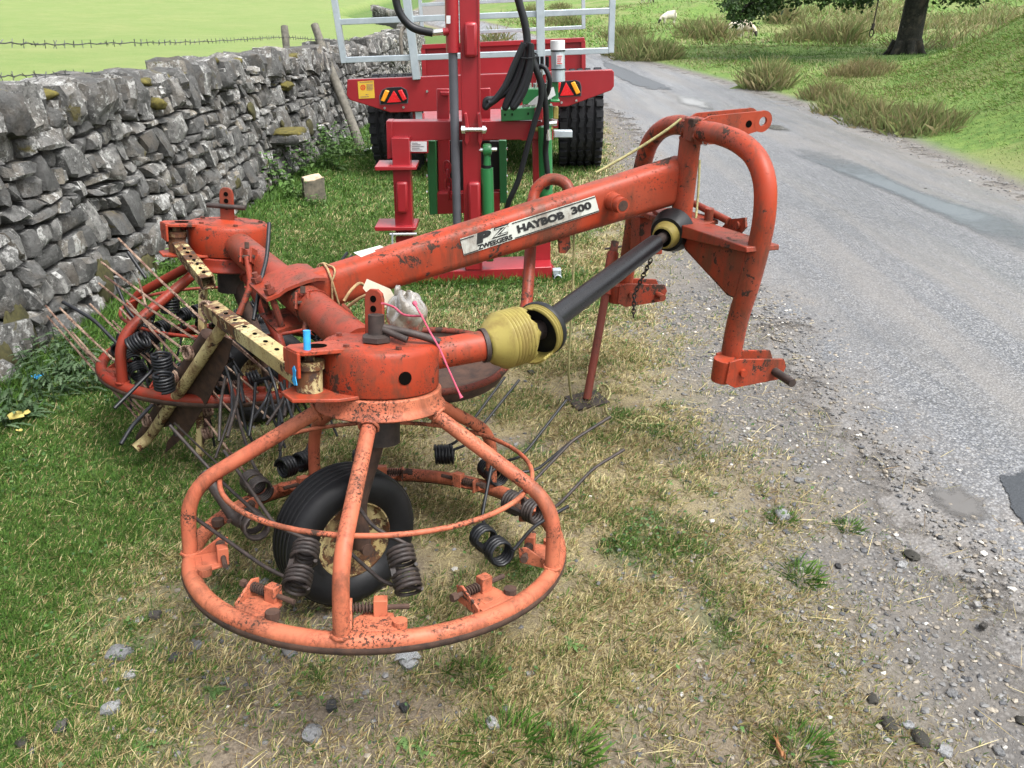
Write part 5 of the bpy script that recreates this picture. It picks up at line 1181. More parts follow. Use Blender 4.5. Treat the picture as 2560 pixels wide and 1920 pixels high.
# small broad leaves (clover and daisy) lying among the grass
n = 26000; x, y = scatter(-2.4, 1.4, .6, 5.0, n); g, gr, ba, fi, mo = zones(x, y); q = fbm(x*2.6, y*2.6, 511)
ok = (x > xw(y)+.03) & inframe(x, y, x*0) & (rng.random(n) < np.clip(g*1.1*sstep(.42, .62, q)+.05, 0, 1)*(1-gr)); x, y = x[ok], y[ok]; n = len(x)
s_ = rng.uniform(.006, .013, n)*(1+.15*y); a = rng.uniform(0, 6.28, n); z = hz(x, y)+rng.uniform(.012, .028, n); tl_ = rng.uniform(-.5, .5, n)
d1 = np.stack([np.cos(a), np.sin(a), tl_], 1)*s_[:, None]; d2 = np.stack([-np.sin(a), np.cos(a), rng.uniform(-.4, .4, n)], 1)*s_[:, None]*.8; P = np.stack([x, y, z], 1)
V = np.stack([P-d1*.5, P+d2*.5, P+d1*.5, P-d2*.5], 1).reshape(-1, 3); i = np.arange(n)*4
HERB = np.array([(.045, .10, .028), (.06, .13, .03), (.035, .08, .025), (.09, .15, .045)])
put_blades('verge_herbs', [(V, np.concatenate([np.stack([i, i+1, i+2], 1), np.stack([i, i+2, i+3], 1)]), np.repeat(pick(HERB, n), 4, 0))])
# longer grass at the foot of the wall and round the machinery feet
def fringe(fx, n, lo, hi, w, lmin, lmax, pal=GREEN):
    y = lo*(hi/lo)**rng.random(n); x = fx(y); z = hz(x, y)-.004; ok = inframe(x, y, z); x, y, z = x[ok], y[ok], z[ok]; n = len(x)
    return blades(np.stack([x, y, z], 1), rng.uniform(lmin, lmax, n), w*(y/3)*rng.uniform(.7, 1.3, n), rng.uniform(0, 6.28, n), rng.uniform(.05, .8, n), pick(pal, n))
put_blades('wall_foot_grass', [fringe(lambda y: xw(y)+.02+np.abs(rng.normal(0, .10, len(y))), 24000, 1.0, 14, .0028, .03, .10),
    fringe(lambda y: xl(y)*0+rng.normal(-.2, .33, len(y)), 1500, 4.40, 4.52, .003, .04, .10)])
# moor and bank on the far side of the lane
MOOR = np.array([(.08, .165, .026), (.11, .195, .035), (.15, .22, .05), (.17, .205, .065), (.06, .125, .021)]); RUSHC = np.array([(.13, .18, .055), (.19, .23, .08), (.25, .25, .11), (.30, .27, .13)]); DRY = np.array([(.24, .20, .095), (.29, .24, .13), (.19, .17, .07), (.16, .14, .06)])
def moor_patch(x0, x1, y0, y1, n, L0, w, thr=0.0, pal=MOOR):
    x, y = scatter(x0, x1, y0, y1, n); u = x-xr(y); z = hz(x, y)
    q = fbm(x*.55, y*.55, 301); ok = (u > .12+.1*q) & inframe(x, y, z) & (rng.random(n) < np.clip(.35+1.3*(q-.35), .15, 1))
    ok &= rng.random(n) < np.clip(.25+u*1.2, 0, 1)
    x, y, z, q, u = x[ok], y[ok], z[ok], q[ok], u[ok]; n = len(x)
    sh = np.exp(-((x-9.5)/3.5)**2-((y-20)/3.5)**2)                    # grazed short under the tree
    cl = fbm(x*1.7, y*1.7, 311); c = pick(pal, n)*(.55+.7*cl+.45*fbm(x*.45, y*.45, 321))[:, None]; c = np.where((rng.random(n) < .25+.9*(q-.5))[:, None], pick(DRY, n)*.9, c)
    c = np.where((sh > .3)[:, None], pick(GREEN, n)*1.1, c)
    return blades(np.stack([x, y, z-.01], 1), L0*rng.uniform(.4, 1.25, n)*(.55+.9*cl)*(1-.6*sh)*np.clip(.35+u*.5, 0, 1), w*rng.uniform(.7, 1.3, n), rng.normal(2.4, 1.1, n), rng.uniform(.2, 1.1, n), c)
put_blades('moor_grass', [moor_patch(4, 11, 4, 9.5, 120000, .07, .0046), moor_patch(4, 15, 9.5, 15, 140000, .075, .0065), moor_patch(2, 20, 15, 26, 90000, .13, .013), moor_patch(0, 40, 26, 60, 80000, .24, .035)])
# field beyond the wall
FIELD = np.array([(.13, .19, .046), (.165, .22, .065), (.11, .165, .04), (.19, .21, .085)])
fp_ = []
x, y = scatter(-9, -2.2, 3.5, 16, 90000); d = xw(y)-.45-x; ok = (d > 0) & inframe(x, y, hz(x, y)) & (rng.random(len(x)) < sstep(7, .5, d+(y-5)*.35)); x, y = x[ok], y[ok]; n = len(x)
fp_.append(blades(np.stack([x, y, hz(x, y)], 1), .03*rng.uniform(.4, 1.2, n), .006*rng.uniform(.6, 1.2, n), rng.uniform(0, 6.28, n), rng.uniform(.7, 1.4, n), pick(FIELD, n)*1.05))
put_blades('field_grass', fp_)
print('blades done')
# rush clumps: each its own plant
def clump(x, y, h, r, n, label, dry=.3, group=None, name='rush_clump', seed=0):
    g_ = np.random.default_rng(seed+77); a = g_.uniform(0, 6.28, n); rr = r*.9*g_.random(n)**.75; z0 = hz1(x, y)
    P = np.stack([rr*np.cos(a), rr*np.sin(a), np.zeros(n)], 1); P[:, 2] = hz(x+P[:, 0], y+P[:, 1])-z0-.02
    L = h*g_.uniform(.3, 1.1, n)*(1.1-.55*rr/r); col = np.where((g_.random(n) < dry)[:, None], DRY[g_.integers(0, 4, n)], RUSHC[g_.integers(0, 3, n)])*g_.uniform(.75, 1.2, (n, 1))
    wd = max(.003, .0011*math.hypot(x, y)*.34)
    V, F_, C = blades(P, L, wd*.62*g_.uniform(.6, 1.2, n), g_.uniform(0, 6.28, n), np.abs(g_.normal(0, .26, n)), col, .9)
    o = quickmesh(name, V, F_, M['blade'], {'Col': C}, False); o.location = (x, y, z0); return tag(o, label, 'plant', group)
def at_ground(px, py):
    d = ray(px, py); t = 2.0*1.004**np.arange(960); P = cC+d*t[:, None]; k = np.argmax(P[:, 2] < hz(P[:, 0], P[:, 1]))
    return P[k] if k else cC+d*60
for i, (px, py, h, r, lab, dry) in enumerate([
    (1915, 222, .62, .42, 'tall upright clump of green and tawny rushes alone on the short turf under the tree', .35),
    (2290, 330, .42, .5, 'pale rushes at the foot of the grassy mound, end nearest the lane', .35),
    (2200, 312, .40, .45, 'pale rushes at the foot of the grassy mound between two rush clumps', .35),
    (2115, 285, .38, .42, 'pale rushes at the foot of the grassy mound, end nearest the lone clump', .4),
    (2060, 245, .34, .38, 'thin straggly tawny rushes on the near slope below the tree', .6),
    (2150, 190, .40, .6, 'fringe of dry seed-headed grass growing round the foot of the tree trunk', .85),
    (1610, 150, .75, .8, 'dense olive green rush bed beside the bend of the lane, largest clump of it', .25),
    (1560, 140, .65, .6, 'dense olive green rush bed beside the bend of the lane, end nearest the trailer gate', .25),
    (1660, 148, .55, .5, 'dense olive green rush bed beside the bend of the lane, end nearest the sheep', .3)]):
    p = at_ground(px, py); clump(p[0], p[1], h*.95, r*1.15, 1500, lab, dry, 'rush clumps', seed=i)
x, y = scatter(11, 34, 23, 42, 16000); ok = inframe(x, y, hz(x, y)); q = fbm(x*.4, y*.4, 411); ok &= (q > .40) & ((x-10.5) > (y-23)*.12); x, y = x[ok], y[ok]; n = len(x)
put_blades('tall_dry_rushes', [blades(np.stack([x, y, hz(x, y)-.02], 1), rng.uniform(.25, .62, n), rng.uniform(.015, .03, n), rng.uniform(0, 6.28, n), rng.uniform(.05, .7, n), np.where((rng.random(n) < .42)[:, None], pick(DRY, n), pick(RUSHC, n)))])
for i, (px, py) in enumerate([(1375, 60), (1420, 62), (1330, 40), (1400, 20), (1740, 92), (1790, 100), (1980, 105), (2030, 100), (2110, 108), (2170, 60), (1560, 95), (1960, 55)]):
    p = at_ground(px, py); clump(p[0], p[1], .55+.2*(i % 3), 1.0, 700, 'distant tuft of rushes on the rough moor pasture', .4, 'distant rush tufts', seed=50+i)
p = at_ground(1240, 108); clump(p[0], p[1], .8, .9, 300, 'pale feathery roadside plants at the inside of the bend behind the headboard', .5, None, 'roadside_plants', 90)

# leafy weeds: thistles, nettles, dock
def leafy(name, x, y, hgt, spread, nst, leaf, pal, label, cat='plant', group=None, seed=0, jag=True, z=None, wd=.42):
    g_ = random.Random(seed); V = []; F_ = []; C = []; z0 = hz1(x, y) if z is None else z
    def quadleaf(b, d, l, w, c):
        s_ = unit(np.cross(d, A3(0, 0, 1))+1e-6); up = np.cross(s_, d); o = len(V)
        prof = [(0, .15), (.2, .9), (.28, .3), (.45, 1), (.53, .3), (.68, .8), (.76, .22), (.88, .45), (1, 0)] if jag else [(0, .1), (.25, .85), (.5, 1), (.75, .7), (1, 0)]
        for t, k in prof:
            m_ = b+d*l*t-A3(0, 0, 1)*l*.35*t*t
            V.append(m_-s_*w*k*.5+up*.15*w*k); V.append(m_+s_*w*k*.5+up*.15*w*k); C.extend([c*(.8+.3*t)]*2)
        for i in range(len(prof)-1): a = o+2*i; F_.append((a, a+1, a+3, a+2))
    for i in range(nst):
        a = g_.uniform(0, 6.28); r = spread*math.sqrt(g_.random()); bx_ = A3(r*math.cos(a), r*math.sin(a), 0); h = hgt*g_.uniform(.5, 1.1); ln = unit(A3(g_.gauss(0, .25), g_.gauss(0, .25), 1))
        o = len(V); s_ = A3(.003, 0, 0)
        V.extend([bx_-s_, bx_+s_, bx_+ln*h+s_*.5, bx_+ln*h-s_*.5]); C.extend([np.array(pal[0])*.8]*4); F_.append((o, o+1, o+2, o+3))
        k = max(3, int(h/(leaf*.38)))
        for j in range(k):
            t = (j+.6)/k; c = np.array(g_.choice(pal))*g_.uniform(.75, 1.25); aa = j*2.4+g_.uniform(-.4, .4)
            d = unit(A3(math.cos(aa), math.sin(aa), g_.uniform(.0, .6))); quadleaf(bx_+ln*h*t, d, leaf*g_.uniform(.7, 1.2)*(1.15-.5*t), leaf*wd, c)
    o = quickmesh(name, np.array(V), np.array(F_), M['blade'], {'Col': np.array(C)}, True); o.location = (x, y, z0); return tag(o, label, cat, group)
THI = [(.055, .095, .042), (.085, .13, .065), (.04, .075, .03)]; NET = [(.055, .12, .025), (.08, .155, .035), (.10, .17, .05)]; DOCK = [(.09, .19, .04), (.12, .22, .05)]
for i, (px, py, h, s_, lab) in enumerate([(70, 1035, .13, .17, 'grey green thistle patch low on the turf beside the yellow dead leaf'), (150, 945, .16, .17, 'grey green thistle patch against the mossy wall foot'), (215, 985, .13, .15, 'grey green thistle patch under the hay turner tines'), (20, 1080, .10, .12, 'grey green thistle patch growing out towards the open turf')]):
    p = onz(px, py); leafy('thistle', p[0], p[1], h, s_, 34, .075, THI, lab, 'thistle', 'thistles by the wall', 300+i, True, None, .28)
for i, (px, py, h, s_, lab) in enumerate([(735, 470, .42, .17, 'leafy nettle clump at the wall foot beside the squared stump'), (760, 440, .50, .2, 'tall nettle clump growing up under the projecting mossy stone'), (820, 440, .40, .2, 'nettle clump on the wall foot between the stump and the leaning pole'), (690, 500, .35, .13, 'nettle clump in front of the stump, nearest the far rotor'), (865, 405, .35, .2, 'nettle clump at the foot of the leaning pole'), (905, 400, .25, .2, 'low nettles between the leaning pole and the trailer tyre')]):
    p = onz(px, py); leafy('nettle', p[0], p[1], h, s_, 15, .085, NET, lab, 'nettles', 'nettles along the wall', 320+i, False)
p = onplane(385, 670, (-2.2, 0, 0), (1, 0, 0)); leafy('wall_weed', p[0]+.06, p[1], .22, .06, 4, .085, DOCK, 'broad leaved weed growing out of the wall behind the far rotor', 'weed', None, 340, False, p[2]-.12)
for i, (px, py, s_, lab) in enumerate([(1030, 1865, .07, 'large flat dandelion rosette in the foreground straw below the rotor'), (1430, 1610, .04, 'small round leaved weed beside a pebble right of the rotor ring'), (530, 1730, .04, 'small pale weed rosette in the stony dirt left of the rotor'), (375, 1870, .05, 'yellowish weed rosette among straw at the edge of the green turf')]):
    p = onz(px, py); leafy('weed_rosette', p[0], p[1], .012, s_*.5, 4, .036, [(.07, .13, .035), (.10, .17, .05)], lab, 'weed', 'weed rosettes', 350+i, True)
for i, (px, py, h, r, lab) in enumerate([(1250, 1850, .075, .075, 'thick dark green grass tuft standing out of the straw, largest in the foreground'), (1420, 1890, .07, .06, 'green grass tuft beside the largest foreground tuft'), (1190, 1690, .055, .05, 'green grass tuft just below the rotor ring'), (2005, 1440, .055, .05, 'green grass tuft on the gravel edge by the dung'), (2120, 1320, .035, .035, 'lone small grass tuft out on the gravel'), (1950, 1300, .04, .04, 'grass tuft beside the pale flat stone on the gravel edge'), (2000, 1880, .06, .06, 'grass tuft with a curled brown leaf at the bottom of the verge')]):
    p = onz(px, py); g_ = np.random.default_rng(i+900); n = 150; a = g_.uniform(0, 6.28, n); rr = r*np.sqrt(g_.random(n)); P = np.stack([rr*np.cos(a), rr*np.sin(a), 0*a-.004], 1)
    V, F_, C = blades(P, h*g_.uniform(.5, 1.2, n), .0022*g_.uniform(.8, 1.3, n), a+g_.normal(0, .6, n), g_.uniform(.1, .9, n), pick(GREEN, n)*np.array([1.0, 1.05, 1.0]))
    o = quickmesh('grass_tuft', V, F_, M['blade'], {'Col': C}, False); o.location = (p[0], p[1], hz1(p[0], p[1])); tag(o, lab, 'grass tuft', 'green grass tufts')

# gravel
def pebbles(n, x0, x1, y0, y1, dens, s0, s1, name):
    x, y = scatter(x0, x1, y0, y1, n); g, gr, ba, fi, mo = zones(x, y); e = x-xl(y)
    k = dens(x, y, gr, ba, e); ok = (rng.random(n) < k) & inframe(x, y, x*0); x, y, e = x[ok], y[ok], e[ok]; n = len(x)
    z = np.where(e > 0.05, hz(x, y)+.012, hz(x, y)); s = s0*(s1/s0)**(rng.random(n)**2.2)
    ico = np.array([(0, 0, 1), (.894, 0, .447), (.276, .851, .447), (-.724, .526, .447), (-.724, -.526, .447), (.276, -.851, .447), (.724, .526, -.447), (-.276, .851, -.447), (-.894, 0, -.447), (-.276, -.851, -.447), (.724, -.526, -.447)])
    fi_ = np.array([(0, 1, 2), (0, 2, 3), (0, 3, 4), (0, 4, 5), (0, 5, 1), (1, 6, 2), (2, 6, 7), (2, 7, 3), (3, 7, 8), (3, 8, 4), (4, 8, 9), (4, 9, 5), (5, 9, 10), (5, 10, 1), (1, 10, 6)])
    V = ico[None]*(1+rng.uniform(-.28, .28, (n, 11, 1)))*rng.uniform(.6, 1.25, (n, 1, 3))*np.array([1, 1, .55]); a = rng.uniform(0, 6.28, n); ca, sa = np.cos(a)[:, None], np.sin(a)[:, None]
    V = np.stack([V[..., 0]*ca-V[..., 1]*sa, V[..., 0]*sa+V[..., 1]*ca, V[..., 2]], -1)*s[:, None, None]+np.stack([x, y, z+s*.15], 1)[:, None]
    F_ = (fi_[None]+(np.arange(n)*11)[:, None, None]).reshape(-1, 3)
    t = rng.random(n); base = np.where((t < .45)[:, None], np.array([(.12, .118, .115)]), np.where((t < .66)[:, None], np.array([(.05, .051, .054)]), np.where((t < .965)[:, None], np.array([(.19, .165, .13)]), np.array([(.42, .40, .36)]))))
    C = np.repeat(base*rng.uniform(.7, 1.3, (n, 1)), 11, 0)
    o = quickmesh(name, V.reshape(-1, 3), F_, M['pebble'], {'Col': C}, False); o['kind'] = 'stuff'; return o
m, nt, b = newmat('gravel_chips'); setb(nt, b, Base_Color=attr(nt, 'Col').outputs['Color'], Roughness=.6); M['pebble'] = m
pebbles(60000, -1.2, 2.6, .8, 4.2, lambda x, y, gr, ba, e: np.clip(gr*.9+ba*.22+.05, 0, 1)*sstep(1.1, .2, e), .0022, .011, 'gravel')
pebbles(16000, .6, 4.4, 3.5, 12, lambda x, y, gr, ba, e: np.clip(gr*.8, 0, 1)*sstep(.7, .0, e)+.6*sstep(.5, .1, xr(y)-x), .004, .014, 'gravel')
# single straws lying about
n = 1300; x, y = scatter(-1.6, 1.7, .85, 4.0, n); ok = inframe(x, y, x*0) & (x < xl(y)+.35); x, y = x[ok], y[ok]; n = len(x)
put_blades('loose_straw', [blades(np.stack([x, y, hz(x, y)+.012], 1), .05*(2.6)**rng.random(n), np.full(n, .0015), rng.uniform(0, 6.28, n), rng.uniform(1.35, 1.58, n), pick(STRAW, n)*1.25, .03)])

# ================================================================ STONES, DUNG, LITTER
PAL = stonemat('pale_verge_stone', (.30, .305, .31), (.50, .50, .49), -.9, .4); DRK = stonemat('dark_verge_stone', (.05, .05, .052), (.11, .108, .105), -.9, .0)
def lay(px, py, s, mat, label, cat, group, name, seed, flat=.55, k=4, sq=.5, jit=.13):
    p = onz(px, py); z = hz1(p[0], p[1])+(.012 if p[0] > xl(p[1]) else 0); a = random.Random(seed).uniform(0, 3.1); ax = (A3(math.cos(a), math.sin(a), 0), A3(-math.sin(a), math.cos(a), 0), A3(0, 0, 1))
    V, Fc = rock(A3(p[0], p[1], z+s*flat*.28), (s, s*.78, s*flat), ax, seed, k, sq, jit)
    return single(MB().add(V, Fc), name, mat, label, cat, (p[0], p[1], z), group, 45)
for i, (px, py, s, l) in enumerate([(300, 1640, .058, 'flat grey stone with dark blotches bedded in the dirt left of the rotor'), (348, 1555, .026, 'small pale blue grey stone at the edge of the green turf'), (495, 1620, .03, 'small white stone in the dirt just left of the rotor ring'), (325, 1692, .032, 'cream stone in the dirt below the blotched flat stone'), (280, 1775, .045, 'knobbly bluish white stone in the stony dirt'), (563, 1708, .024, 'round bluish pebble beside a small weed'), (725, 1635, .04, 'pale grey stone half buried under the rotor ring'), (1020, 1655, .05, 'long pale grey stone below the rotor ring seam'), (1325, 1680, .02, 'small bluish stone in the straw right of the ring'), (1230, 1810, .035, 'whitish flat stone beside a straw stem'), (780, 1840, .05, 'broken grey slaty stones in the foreground straw'), (1955, 1293, .05, 'pale flat stone standing out of the gravel edge'), (2000, 1205, .035, 'pale stone lying by straws at the road edge'), (2255, 1415, .03, 'grey stone beside the largest dung heap'), (2362, 1882, .035, 'white stone lying on the bare dirt by the dung pats'), (2380, 1735, .026, 'cream pebble on the muddy gravel'), (2270, 1815, .026, 'grey and white pebble pair above the round dung pat'), (2198, 1502, .016, 'small white pebble on bare gravel'), (2440, 1520, .022, 'white pebble near the muddy puddle edge'), (2495, 1880, .025, 'pinkish flat stone by the road edge'), (2080, 1665, .02, 'small white stone in the gritty verge'), (660, 1460, .03, 'grey pebble on the dirt inside the rotor ring')]):
    lay(px, py, s*1.0, PAL, l, 'stone', 'loose stones on the verge', 'stone', 600+i, .4)
for i, (px, py, s, l) in enumerate([(388, 1545, .035, 'dark stone beside a pale blue grey stone'), (440, 1650, .03, 'dark grey cobble in the dirt'), (1012, 1770, .028, 'dark grey stone sunk in the straw'), (830, 1770, .03, 'round black stone in the foreground dirt'), (2095, 1418, .02, 'small black stone by a grass tuft'), (2455, 1575, .022, 'flat dark slate chip on the gravel'), (155, 1820, .035, 'dark flat stone in the grass at the turf edge')]):
    lay(px, py, s, DRK, l, 'stone', 'dark stones on the verge', 'stone', 640+i)
M['dung'] = plain('sheep_dung', (.022, .020, .014), .7, 0, .3, 60, .9, (.010, .009, .007))
for i, (px, py, s, l) in enumerate([(2278, 1392, .055, 'largest dark dung heap on the gravel edge'), (2222, 1815, .05, 'dung pat at the edge of the straw'), (2300, 1850, .05, 'round dung pat on the bare dirt'), (2180, 1748, .035, 'elongated dung dropping by a grass tuft'), (2275, 1655, .02, 'single black dung pellet by a straw'), (2112, 1525, .022, 'dark dung pellet near bent straws'), (1828, 1550, .022, 'dark dung pellet in the straw beside the gravel'), (830, 1760, .028, 'round black dung ball in the foreground straw'), (55, 1860, .04, 'dark dung lump in the green turf corner'), (200, 1163, .02, 'black dung pellet on the turf'), (348, 1236, .025, 'black dung pellet on the turf by the tine tips'), (1328, 933, .04, 'crumbly dung lump on straw beyond the yellow shaft guard'), (2555, 1805, .035, 'dung lump at the road margin'), (740, 1150, .02, 'dung crumbs under the near rotor'), (2000, 590, .03, 'dark dung on the lane surface'), (2312, 478, .05, 'dung smear on the far side of the lane'), (985, 513, .035, 'dung on the grass by the post driver leg')]):
    lay(px, py, s*.82, M['dung'], l, 'dung', 'sheep dung', 'dung', 680+i, .42, 5, .05, .16)
# squared stump, plastic bits, leaves
p = onz(790, 510); ax = (unit(A3(.9, .4, 0)), unit(A3(-.4, .9, 0)), A3(0, 0, 1))
b = MB(); w = .085; h = .23; vs = []; gj = random.Random(9)
for k, z in enumerate((-.05, .12, h)):
    for cx, cy in ((-1, -1), (0, -1.1), (1, -.9), (1.05, 0), (.9, 1), (0, 1.05), (-1, .95), (-1.08, 0)): vs.append(A3(p[0], p[1], 0)+ax[0]*cx*w*(1+.04*math.sin(k*3+cx))+ax[1]*cy*w*(1+.05*math.cos(k*2+cy))+A3(gj.uniform(-.012, .012), gj.uniform(-.012, .012), z+gj.uniform(-.02, .02)*(k == 2)))
b.add(vs, [(i+8*k, (i+1) % 8+8*k, (i+1) % 8+8*k+8, i+8*k+8) for k in range(2) for i in range(8)]+[tuple(range(16, 24))])
st = thing('timber_stump', 'squared pale cut timber stump standing among nettles by the wall', 'stump', (p[0], p[1], 0))
b.build('stump_body', plain('mossy_stump_side', (.13, .11, .08), .9, 0, .3, 14, .8, (.04, .04, .03)), st, 30)
MB().prism([q+A3(0, 0, .002)-(q-np.mean(vs[16:], 0))*.06 for q in vs[16:]], A3(0, 0, .006)).build('cut_face', M['woodcut'], st, 30)
p_ = p; leafy('nettle', p_[0]-.17, p_[1]-.05, .2, .10, 9, .07, NET, 'low nettles leaning on the squared stump', 'nettles', 'nettles along the wall', 399, False); leafy('nettle', p_[0]+.02, p_[1]-.2, .10, .12, 9, .05, NET, 'short nettle shoots in front of the squared stump', 'nettles', 'nettles along the wall', 398, False)
def scrap(name, px, py, size, mat, label, cat, z=.02, seed=0, pal=None):
    p = onz(px, py); g_ = random.Random(seed); n = 5; vs = []
    for j in range(n):
        for i in range(n): vs.append(A3(p[0]+(i/(n-1)-.5)*size[0]*(1+.3*g_.uniform(-1, 1)), p[1]+(j/(n-1)-.5)*size[1]*(1+.3*g_.uniform(-1, 1)), hz1(p[0], p[1])+z+g_.uniform(0, size[2])))
    mb = MB().add(vs, [(j*n+i, j*n+i+1, j*n+n+i+1, j*n+n+i) for j in range(n-1) for i in range(n-1)]); o = single(mb, name, mat, label, cat, (p[0], p[1], hz1(p[0], p[1])), None, 60)
    s = o.modifiers.new('t', 'SOLIDIFY'); s.thickness = .0012; return o
scrap('plastic_scrap', 117, 1004, (.045, .025, .02), M['bluep'], 'bright blue scrap of plastic caught among the thistles', 'litter', .05, 1)
scrap('plastic_scrap', 932, 392, (.12, .14, .04), M['white'], 'white scrap of plastic lying by the trailer tyre', 'litter', .03, 2)
M['yleaf'] = plain('yellow_dead_leaf', (.33, .29, .08), .7, 0, .2, 20, .2, (.34, .27, .08)); M['bleaf'] = plain('brown_dead_leaf', (.27, .12, .045), .7, 0, .2, 20, .2)
scrap('dead_leaf', 62, 1090, (.075, .05, .02), M['yleaf'], 'large yellow dead leaf on the turf below the thistles', 'leaf', .035, 3)
scrap('dead_leaf', 66, 1120, (.02, .018, .01), M['yleaf'], 'small yellow dead leaf just below the large yellow one', 'leaf', .03, 4)
scrap('dead_leaf', 1945, 1880, (.012, .055, .012), M['bleaf'], 'curled orange brown leaf lying by the bottom grass tuft', 'leaf', .015, 5)
m, nt, b = newmat('clear_film'); setb(nt, b, Base_Color=(.30, .31, .32), Roughness=.2, Alpha=.4); M['film'] = m
scrap('plastic_scrap', 1022, 1650, (.06, .03, .015), M['film'], 'clear plastic film pressed into the dirt below the rotor ring', 'litter', .012, 6)

# ================================================================ BAG AND TWINES
def crumple(c, size, ax, seed, n=14):
    g_ = random.Random(seed); V = []; m_ = 2*n
    ph = [(g_.uniform(0, 6.3), g_.randint(2, 6), g_.randint(1, 4), g_.uniform(.03, .075)) for _ in range(9)]
    for j in range(n+1):
        th = math.pi*j/n
        for i in range(m_):
            f_ = 2*math.pi*i/m_; k = 1+sum(a*math.sin(p+u*f_)*math.sin(w_*th+p) for p, u, w_, a in ph); k = k+.06*abs(math.sin(4*f_+2*th+1.5*math.sin(3*th)))-.03+.05*math.sin(9*f_)*(1+math.cos(th))*.5; k *= .72+.28*(1-math.cos(th))*.5+.1*math.sin(th)
            q = A3(math.sin(th)*math.cos(f_), math.sin(th)*math.sin(f_), math.cos(th))*k; V.append(c+sum(ax[t]*q[t]*size[t]/2 for t in range(3)))
    return V, [(j*m_+i, j*m_+(i+1) % m_, (j+1)*m_+(i+1) % m_, (j+1)*m_+i) for j in range(n) for i in range(m_)]
m, nt, b = newmat('dirty_clear_polythene'); v = objco(nt)
setb(nt, b, Base_Color=mix(nt, ramp(nt, noise(nt, v, 25, 5, .7), [(.35, 0), (.65, 1)]), (.10, .085, .062), (.23, .205, .17)), Roughness=.28, Transmission_Weight=.35, Alpha=.82); bump(nt, b, noise(nt, v, 45, 4, .7), .5, .006); M['poly'] = m
bc = atd(1016, 778, 2.02); bg_ = thing('plastic_bag', 'crumpled dirty clear plastic bag tied with pink twine behind the near drum', 'bag', bc)
V, Fc = crumple(bc, (.105, .09, .125), (cR, cF, cU), 3, 30); MB().add(V, Fc).build('bag_body', M['poly'], bg_, 60)
V, Fc = crumple(atd(994, 730, 2.02), (.018, .018, .045), (cR, cF, cU), 8, 8); MB().add(V, Fc).build('bag_neck', M['poly'], bg_, 60)
tg = [atd(x, y, 2.06) for x, y in ((917, 697), (975, 722), (986, 740), (990, 762), (955, 770), (925, 742), (907, 720))]
single(MB().prism(tg, cF*.004), 'cloth_tag', plain('dirty_canvas', (.36, .33, .265), .85, 0, .2, 30, .3, (.36, .32, .24)), 'folded dirty white canvas flap hanging from the beam beside the plastic bag', 'cloth', tg[0])
def cord(name, px, r, mat, label, cat='twine', k=6):
    P = [np.asarray(atd(*p)) if isinstance(p, tuple) else p for p in px]; return single(MB().tube(spline(P, k), r, 7), name, M[mat], label, cat, P[0], None, 60)
cord('pink_twine', [(955, 758, 1.83), (985, 768, 1.90), (1010, 787, 1.86), (1048, 790, 1.82), (1055, 788, 1.80)], .0028, 'pink', 'pink baler twine tied through the hole in the near adjuster plate')
P = [atd(*p) for p in ((1036, 757, 1.84), (1045, 775, 1.82), (1054, 790, 1.80), (1075, 830, 1.80), (1098, 870, 1.78), (1120, 920, 1.78), (1140, 965, 1.78), (1154, 995, 1.78))]; P = spline(P, 4)
single(MB().tube(P, [.006 if i < 2 else .0024 for i in range(len(P)-2)]+[.0035, .005], 8), 'pink_twine', M['pink'], 'loose end of pink baler twine hanging down over the near drum', 'twine', P[0], None, 60)
# twine round the beam
def around(t, n=20, g_=.003):
    c = B0+bd*(L*t); return [c+bx*p[0]*1.06+bu*p[1]*1.05 for p in rrect(.050+g_, hh(t)+g_, .034)]
tw = around(.075); single(MB().tube(tw, .0034, 6, True).tube([p+bd*.02*math.sin(i*.5) for i, p in enumerate(tw)], .0034, 6, True), 'string_band', M['orange2'], 'frayed brown string tied round the beam over the torn label', 'twine', tw[0], None, 60)
cord('string_end', [(918, 722, 2.3), (900, 708, 2.25), (878, 725, 2.22), (860, 752, 2.22)], .0045, 'orange2', 'pale tan strip hanging from the string band on the beam')
cord('string_end', [(872, 765, 2.25), (895, 748, 2.22), (915, 738, 2.2)], .0045, 'orange2', 'pale tan strip end lying behind the near drum')
g0 = hz1(.25, 2.85)
cord('yellow_twine', [(1704, 297, 2.70), (1660, 330, 2.72), (1590, 375, 2.76), (1530, 410, 2.78), (1490, 432, 2.79)], .0052, 'twine', 'pale yellow twine running from the headstock collar over the beam')
cord('yellow_twine', [(1749, 400, 2.80), (1746, 470, 2.80), (1742, 520, 2.81), (1738, 560, 2.81)], .0045, 'twine', 'pale yellow twine hanging behind the swivel post')
lo = [onz(x, y, .012) for x, y in ((1430, 1000), (1445, 1018), (1470, 1005), (1488, 985), (1500, 962), (1518, 965), (1525, 985), (1515, 1010), (1520, 1035), (1545, 1050), (1575, 1060), (1600, 1042), (1640, 1045), (1650, 1058), (1600, 1060), (1560, 1048), (1580, 1070))]
cord('yellow_twine', [(1435, 570, 2.72), (1434, 660, 2.78), (1430, 760, 2.85), (1424, 860, 2.95), (1422, 940, 3.05)]+lo, .0045, 'twine', 'yellow twine hanging from the beam and trailing round the parking foot in a knot')
for i, (px, py) in enumerate(((1540, 1050), (1565, 1062))): pass

